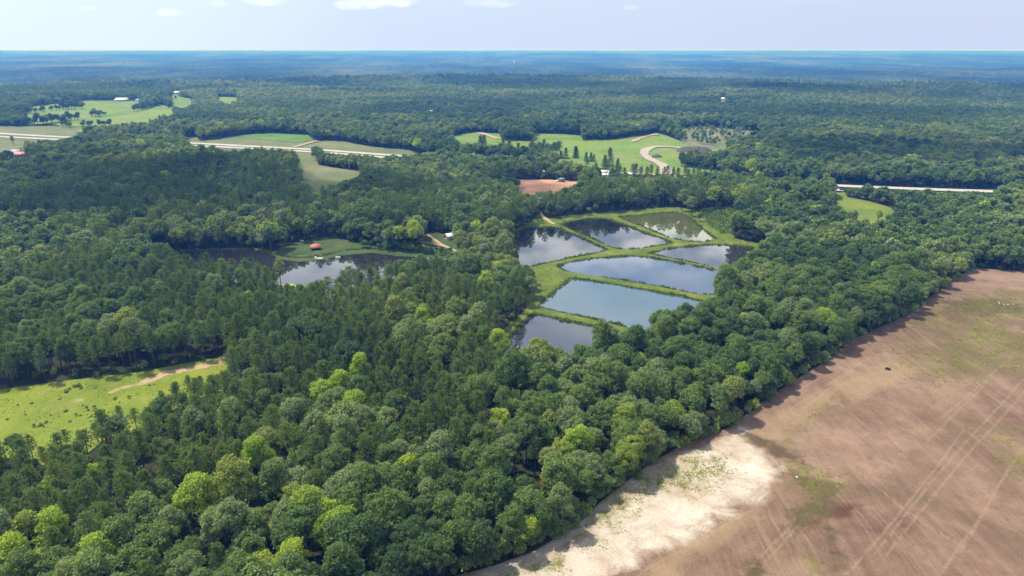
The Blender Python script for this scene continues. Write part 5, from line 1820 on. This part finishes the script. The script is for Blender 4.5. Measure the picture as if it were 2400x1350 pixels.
# boats on the lake
def boat(px, py, rz, L, label, box):
    x, y = at(px, py)
    e = empty("rowing_boat", (x, y, -.72), rz)
    tag(e, label, "boat", "boats on the lake")
    h = MB()
    w = L * .17
    st_ = [(-L / 2, .85), (-L * .2, 1.0), (L * .15, 1.0), (L * .38, .7), (L / 2, .12)]
    V = []
    for sx_, k_ in st_:
        V += [(sx_, -w * k_, .48), (sx_, -w * k_ * .75, .0), (sx_, w * k_ * .75, .0), (sx_, w * k_, .48), (sx_, w * k_ - .06, .46), (sx_, w * k_ * .7, .1), (sx_, -w * k_ * .7, .1), (sx_, -w * k_ + .06, .46)]
    q = []
    for i_ in range(4):
        for j_ in range(8):
            q.append((i_ * 8 + j_, i_ * 8 + (j_ + 1) % 8, (i_ + 1) * 8 + (j_ + 1) % 8, (i_ + 1) * 8 + j_))
    q += [(0, 1, 2, 3), (0, 3, 4, 7), (35, 34, 33, 32)]
    h.add(V, q=q)
    h.build("hull", M_WHITE, e)
    for sx_ in (-.22, .12):
        s_ = MB(); s_.box((sx_ * L, 0, .36), (.3, w * 1.7, .06)); s_.build("seat", M_WOOD, e)
    if box:
        s_ = MB(); s_.box((-L * .36, 0, .85), (1.3, 1.3, .9), taper=.85); s_.build("cabin_box", M_WHITE, e)
    return e


boat(747, 604, R(5), 5.2, "pale boat with a white box at its stern moored off the pavilion", True)
boat(792, 601, R(-12), 3.4, "small pale rowing boat out to the right of the moored boat", False)
x, y = at(706, 567)
e = empty("garden_bench", (x, y, .15), R(-8)); tag(e, "long white bench under the trees beside the lake lawn", "bench")
s_ = MB(); s_.box((0, 0, .5), (3.2, .6, .09)); s_.build("seat", M_WHITE, e)
s_ = MB(); s_.box((0, .32, .85), (3.2, .08, .6)); s_.build("backrest", M_WHITE, e)
for sx_ in (-1.4, 1.4):
    s_ = MB(); s_.box((sx_, 0, .22), (.12, .5, .46)); s_.build("leg", M_WHITE, e)


def wheels(e, L, Wd, r=.34, xs=(-.32, .32)):
    for sx_ in xs:
        for sy_ in (-1, 1):
            m_ = MB()
            m_.tube([(sx_ * L, sy_ * (Wd / 2 - .12), r), (sx_ * L, sy_ * (Wd / 2 + .06), r)], [r, r], 12)
            m_.build("wheel", M_TYRE, e)


def car(px, py, rz, paint, label, group):
    x, y = at(px, py)
    e = empty("car", (x, y, float(H(x, y)) + .95), rz); tag(e, label, "car", group)
    b = MB()
    b.box((0, 0, .62), (4.6, 1.85, .62), taper=.96); b.build("body", paint, e)
    b = MB(); b.box((-.2, 0, 1.2), (2.6, 1.65, .55), taper=.72); b.build("cabin", M_GLASS, e)
    b = MB(); b.box((-.2, 0, 1.495), (1.8, 1.15, .05)); b.build("roof", paint, e)
    wheels(e, 4.6, 1.85)
    return e


hw = math.atan2(ROAD_A[-3][1] - ROAD_A[-4][1], ROAD_A[-3][0] - ROAD_A[-4][0])
car(1973, 448, hw, M_DARKCAR, "leftmost of three dark cars on the right highway stretch", "cars on the highway")
car(1984, 448.4, hw, M_DARKCAR, "middle of three dark cars on the right highway stretch", "cars on the highway")
car(1996, 446.5, hw, M_DARKCAR, "rightmost of three dark cars on the right highway stretch", "cars on the highway")

x, y = at(1315, 427)
e = empty("dump_truck", (x, y, float(H(x, y)) + .3), R(160)); tag(e, "grey-green dump truck on the orange clay lot", "truck")
b = MB(); b.box((0, 0, .9), (7.6, 2.3, .35)); b.build("chassis", M_DARKCAR, e)
b = MB(); b.box((2.9, 0, 2.0), (1.8, 2.4, 1.9), taper=.86); c_ = b.build("cab", M_TEAL, e)
b = MB(); b.box((3.72, 0, 2.3), (.1, 1.9, .75)); b.build("windscreen", M_GLASS, c_)
b = MB(); b.box((-1.1, 0, 2.6), (5.0, 2.5, 2.6), taper=1.08); b.build("dump_bed", M_TEAL, e)
wheels(e, 7.6, 2.4, .5, (-.38, -.2, .36))
x, y = at(1307, 427)
e = empty("pickup_truck", (x, y, float(H(x, y)) + .3), R(10)); tag(e, "white pickup truck beside the dump truck on the clay lot", "truck")
b = MB(); b.box((0, 0, .75), (5.6, 1.95, .65), taper=.97); b.build("body", M_WHITE, e)
b = MB(); b.box((.3, 0, 1.4), (2.2, 1.75, .7), taper=.78); b.build("cab", M_WHITE, e)
b = MB(); b.box((.3, 0, 1.35), (1.9, 1.8, .4), taper=.9); b.build("side_window", M_GLASS, e)
wheels(e, 5.6, 1.95, .4)


def pole(px, py, h, label):
    x, y = at(px, py)
    e = empty("utility_pole", (x, y, float(H(x, y)))); tag(e, label, "utility pole", "wooden utility poles")
    b = MB(); b.tube([(0, 0, -.5), (0, 0, h)], [.26, .20], 7); b.build("pole", M_GREYROOF, e)
    b = MB(); b.box((0, 0, h - .8), (2.6, .14, .16)); b.build("crossarm", M_WOOD, e)
    for k_ in (-1.1, 0, 1.1):
        b = MB(); b.tube([(k_, 0, h - .7), (k_, 0, h - .42)], [.08, .06], 5); b.build("insulator", M_WHITE, e)


pole(820, 402, 13, "pale utility pole at the edge of the dull green strip")
pole(1178, 414, 12, "pale utility pole in the woods left of the clay lot")
x, y = at(1205, 153)
e = empty("water_tower", (x, y, float(H(x, y)))); tag(e, "tiny white water tower far off near the horizon", "tower")
b = MB(); b.tube([(0, 0, 0), (0, 0, 30)], [2, 1.6], 8); b.build("shaft", M_WHITE, e)
b = MB(); b.tube([(0, 0, 28), (0, 0, 30), (0, 0, 34), (0, 0, 36)], [2, 5, 5, 2], 10); b.build("tank", M_WHITE, e)


def heap(name, label, px0, py0, px1, py1, depth, h, mat, seed):
    a, b = np.array(at(px0, py0)), np.array(at(px1, py1))
    c = (a + b) / 2
    L = np.linalg.norm(b - a)
    g = np.random.default_rng(seed)
    nx, ny = 40, 14
    U, Vv = np.meshgrid(np.linspace(-1, 1, nx), np.linspace(-1, 1, ny))
    X, Y = U * L / 2, Vv * depth / 2
    Z = h * np.clip(1 - U ** 4, 0, 1) * np.clip(1 - Vv ** 2, 0, 1) * (.35 + 1.1 * fbm(U * 4 + seed, Vv * 1.5, 3)) - .3
    i = np.arange(U.size).reshape(U.shape)
    q = np.stack([i[:-1, :-1], i[:-1, 1:], i[1:, 1:], i[1:, :-1]], -1).reshape(-1, 4)
    o = link(name, new_mesh(name, np.c_[X.ravel(), Y.ravel(), Z.ravel()], [q], [mat]))
    o.location = (c[0], c[1], float(H(c[0], c[1])) + .4)
    o.rotation_euler = (0, 0, math.atan2(b[1] - a[1], b[0] - a[0]))
    tag(o, label, "spoil heap", "dark spoil heaps in the green field")


heap("spoil_heap", "large long dark purplish spoil heap beside the far gravel drive", 1586, 352, 1670, 355, 40, 5.5, M_MULCH, 3)
heap("spoil_heap", "small dark spoil heap inside the bend of the gravel drive", 1527, 368, 1551, 369, 14, 3.0, M_MULCH, 8)

# bits on the field
def lump(name, label, cat, px, py, size, mat, seed):
    x, y = at(px, py)
    g = np.random.default_rng(seed)
    import bmesh
    bm = bmesh.new()
    bmesh.ops.create_icosphere(bm, subdivisions=3, radius=1)
    for v in bm.verts:
        d_ = .78 + .45 * float(fbm(v.co.x * 1.7 + seed, v.co.y * 1.7 + v.co.z * 1.3, 3))
        v.co = Vector((v.co.x * size[0], v.co.y * size[1], v.co.z * size[2])) * d_
    me = bpy.data.meshes.new(name); bm.to_mesh(me); bm.free()
    me.materials.append(mat)
    o = link(name, me); o.location = (x, y, .35 + size[2] * .5); o.rotation_euler = (0, 0, g.uniform(0, 3))
    return tag(o, label, cat)


lump("rock", "small white rock lying on the brown field right of the sand", "rock", 1867, 1121, (.36, .28, .22), M_WHITE, 4)
lump("stump", "small dark stump alone on the upper brown field", "stump", 2080, 868, (1.15, .75, .55), M_TYRE, 5)
x, y = at(1793, 946)
e = empty("fallen_log", (x, y, .62), R(20)); tag(e, "dark fallen log at the wood's edge on the brown field", "log")
b = MB(); b.tube([(-2.2, 0, 0), (0, .15, .1), (2.2, -.1, .05)], [.34, .3, .2], 8); b.build("trunk", M_BARK, e)
b = MB(); b.tube([(.6, 0, .2), (1.1, .6, .7)], [.1, .05], 5); b.build("branch_stub", M_BARK, e)
M_PUD = water_material("puddle_water", (.25, .22, .19), 1.5, .05)
for (px, py, a_, b_, rz_) in ((2341, 711, 2.6, .35, 1.1), (2352, 714, 2.0, .3, 1.1), (2362, 715, 1.2, .4, .6), (2374, 714, 1.0, .5, .3)):
    x, y = at(px, py)
    th_ = np.arange(18) * 2 * math.pi / 18
    rr_ = 1 + .18 * np.sin(3 * th_ + px) + .1 * np.sin(5 * th_)
    X, Y = a_ * rr_ * np.cos(th_), b_ * rr_ * np.sin(th_)
    o = link("puddle", new_mesh("puddle", np.c_[X, Y, np.zeros(18)], [np.arange(18)[None]], [M_PUD]))
    o.location = (x, y, float(field_z(np.array([x]), np.array([y]))[0]) + .50); o.rotation_euler = (0, 0, rz_)
    tag(o, kind="structure")

# ------------------------------------------------------------------ unseen clouds above the frame, added to shade parts of the woods
t = NT("cloud_vapour")
td = t.n("ShaderNodeBsdfDiffuse"); td.inputs["Color"].default_value = (.9, .9, .92, 1)
tt = t.n("ShaderNodeBsdfTransparent")
tm = t.n("ShaderNodeMixShader"); tm.inputs[0].default_value = .30
t.l(tt.outputs[0], tm.inputs[1]); t.l(td.outputs[0], tm.inputs[2]); t.l(tm.outputs[0], t.out.inputs["Surface"])
M_CLOUD = t.m
ALT = 1300.0
off = Vector((sdir.x, sdir.y)) * (ALT / sdir.z)


def shade_cloud(name, label, poly, n, r0, seed):
    """a flat-based cumulus whose shade falls on the given piece of ground"""
    import bmesh
    g = np.random.default_rng(seed)
    x0, y0 = poly.min(0); x1, y1 = poly.max(0)
    bm = bmesh.new()
    k = 0
    for _ in range(n * 40):
        x, y = g.uniform(x0, x1), g.uniform(y0, y1)
        if not inside(poly, np.array([x]), np.array([y]))[0]:
            continue
        e_ = float(edge_dist(poly, np.array([x]), np.array([y]))[0])
        r = r0 * g.uniform(.5, 1.1) * (.45 + .55 * min(1, e_ / (r0 * 1.6)))
        res = bmesh.ops.create_icosphere(bm, subdivisions=3, radius=1)
        s1, s2 = g.uniform(0, 9, 2)
        for v in res["verts"]:
            w = .75 + .5 * float(fbm(v.co.x * 1.6 + s1, v.co.y * 1.6 + s2 + v.co.z, 3))
            v.co = Vector((x + off.x + v.co.x * r * w, y + off.y + v.co.y * r * w, ALT + max(v.co.z, -.25) * r * .55 * w))
        k += 1
        if k >= n:
            break
    me = bpy.data.meshes.new(name); bm.to_mesh(me); bm.free()
    me.materials.append(M_CLOUD)
    tag(link(name, me), label, "shade_cloud", kind="stuff")


shade_cloud("shade_cloud", "broad unseen cumulus added to shade the woods beyond the lake", W([(-300, 345), (0, 372), (400, 385), (700, 405), (1000, 425), (1250, 440), (1660, 437), (1650, 470), (1300, 500), (1150, 520), (1000, 555), (700, 570), (300, 585), (0, 560), (-300, 540)]), 46, 85, 3)
shade_cloud("shade_cloud", "long unseen cumulus added to shade the broadleaf slope beyond the highway", W([(1800, 340), (2100, 330), (2600, 335), (2600, 420), (2200, 425), (1900, 412), (1820, 385)]), 24, 80, 4)
shade_cloud("shade_cloud", "unseen cumulus bank added to shade the far ridges", W([(-200, 190), (300, 186), (900, 192), (900, 204), (500, 214), (-200, 215)]), 34, 230, 5)
shade_cloud("shade_cloud", "unseen cumulus bank added to shade the right-hand ridges", W([(1250, 205), (1700, 212), (2500, 218), (2500, 240), (1900, 250), (1500, 238)]), 30, 200, 6)

# ------------------------------------------------------------------ air
hz_ = MB()
hz_.box((0, 12200, 32.5), (60000, 32600, 183))
t = NT("haze_air")
v = t.n("ShaderNodeVolumePrincipled")
v.inputs["Color"].default_value = (.070, .31, 1.0, 1)
v.inputs["Absorption Color"].default_value = (1, 1, 1, 1)
v.inputs["Density"].default_value = 1.85e-4
v.inputs["Anisotropy"].default_value = 0.1
t.l(v.outputs[0], t.out.inputs["Volume"])
tag(hz_.build("haze", t.m), "thin blue summer haze over the whole landscape", "haze", kind="stuff")
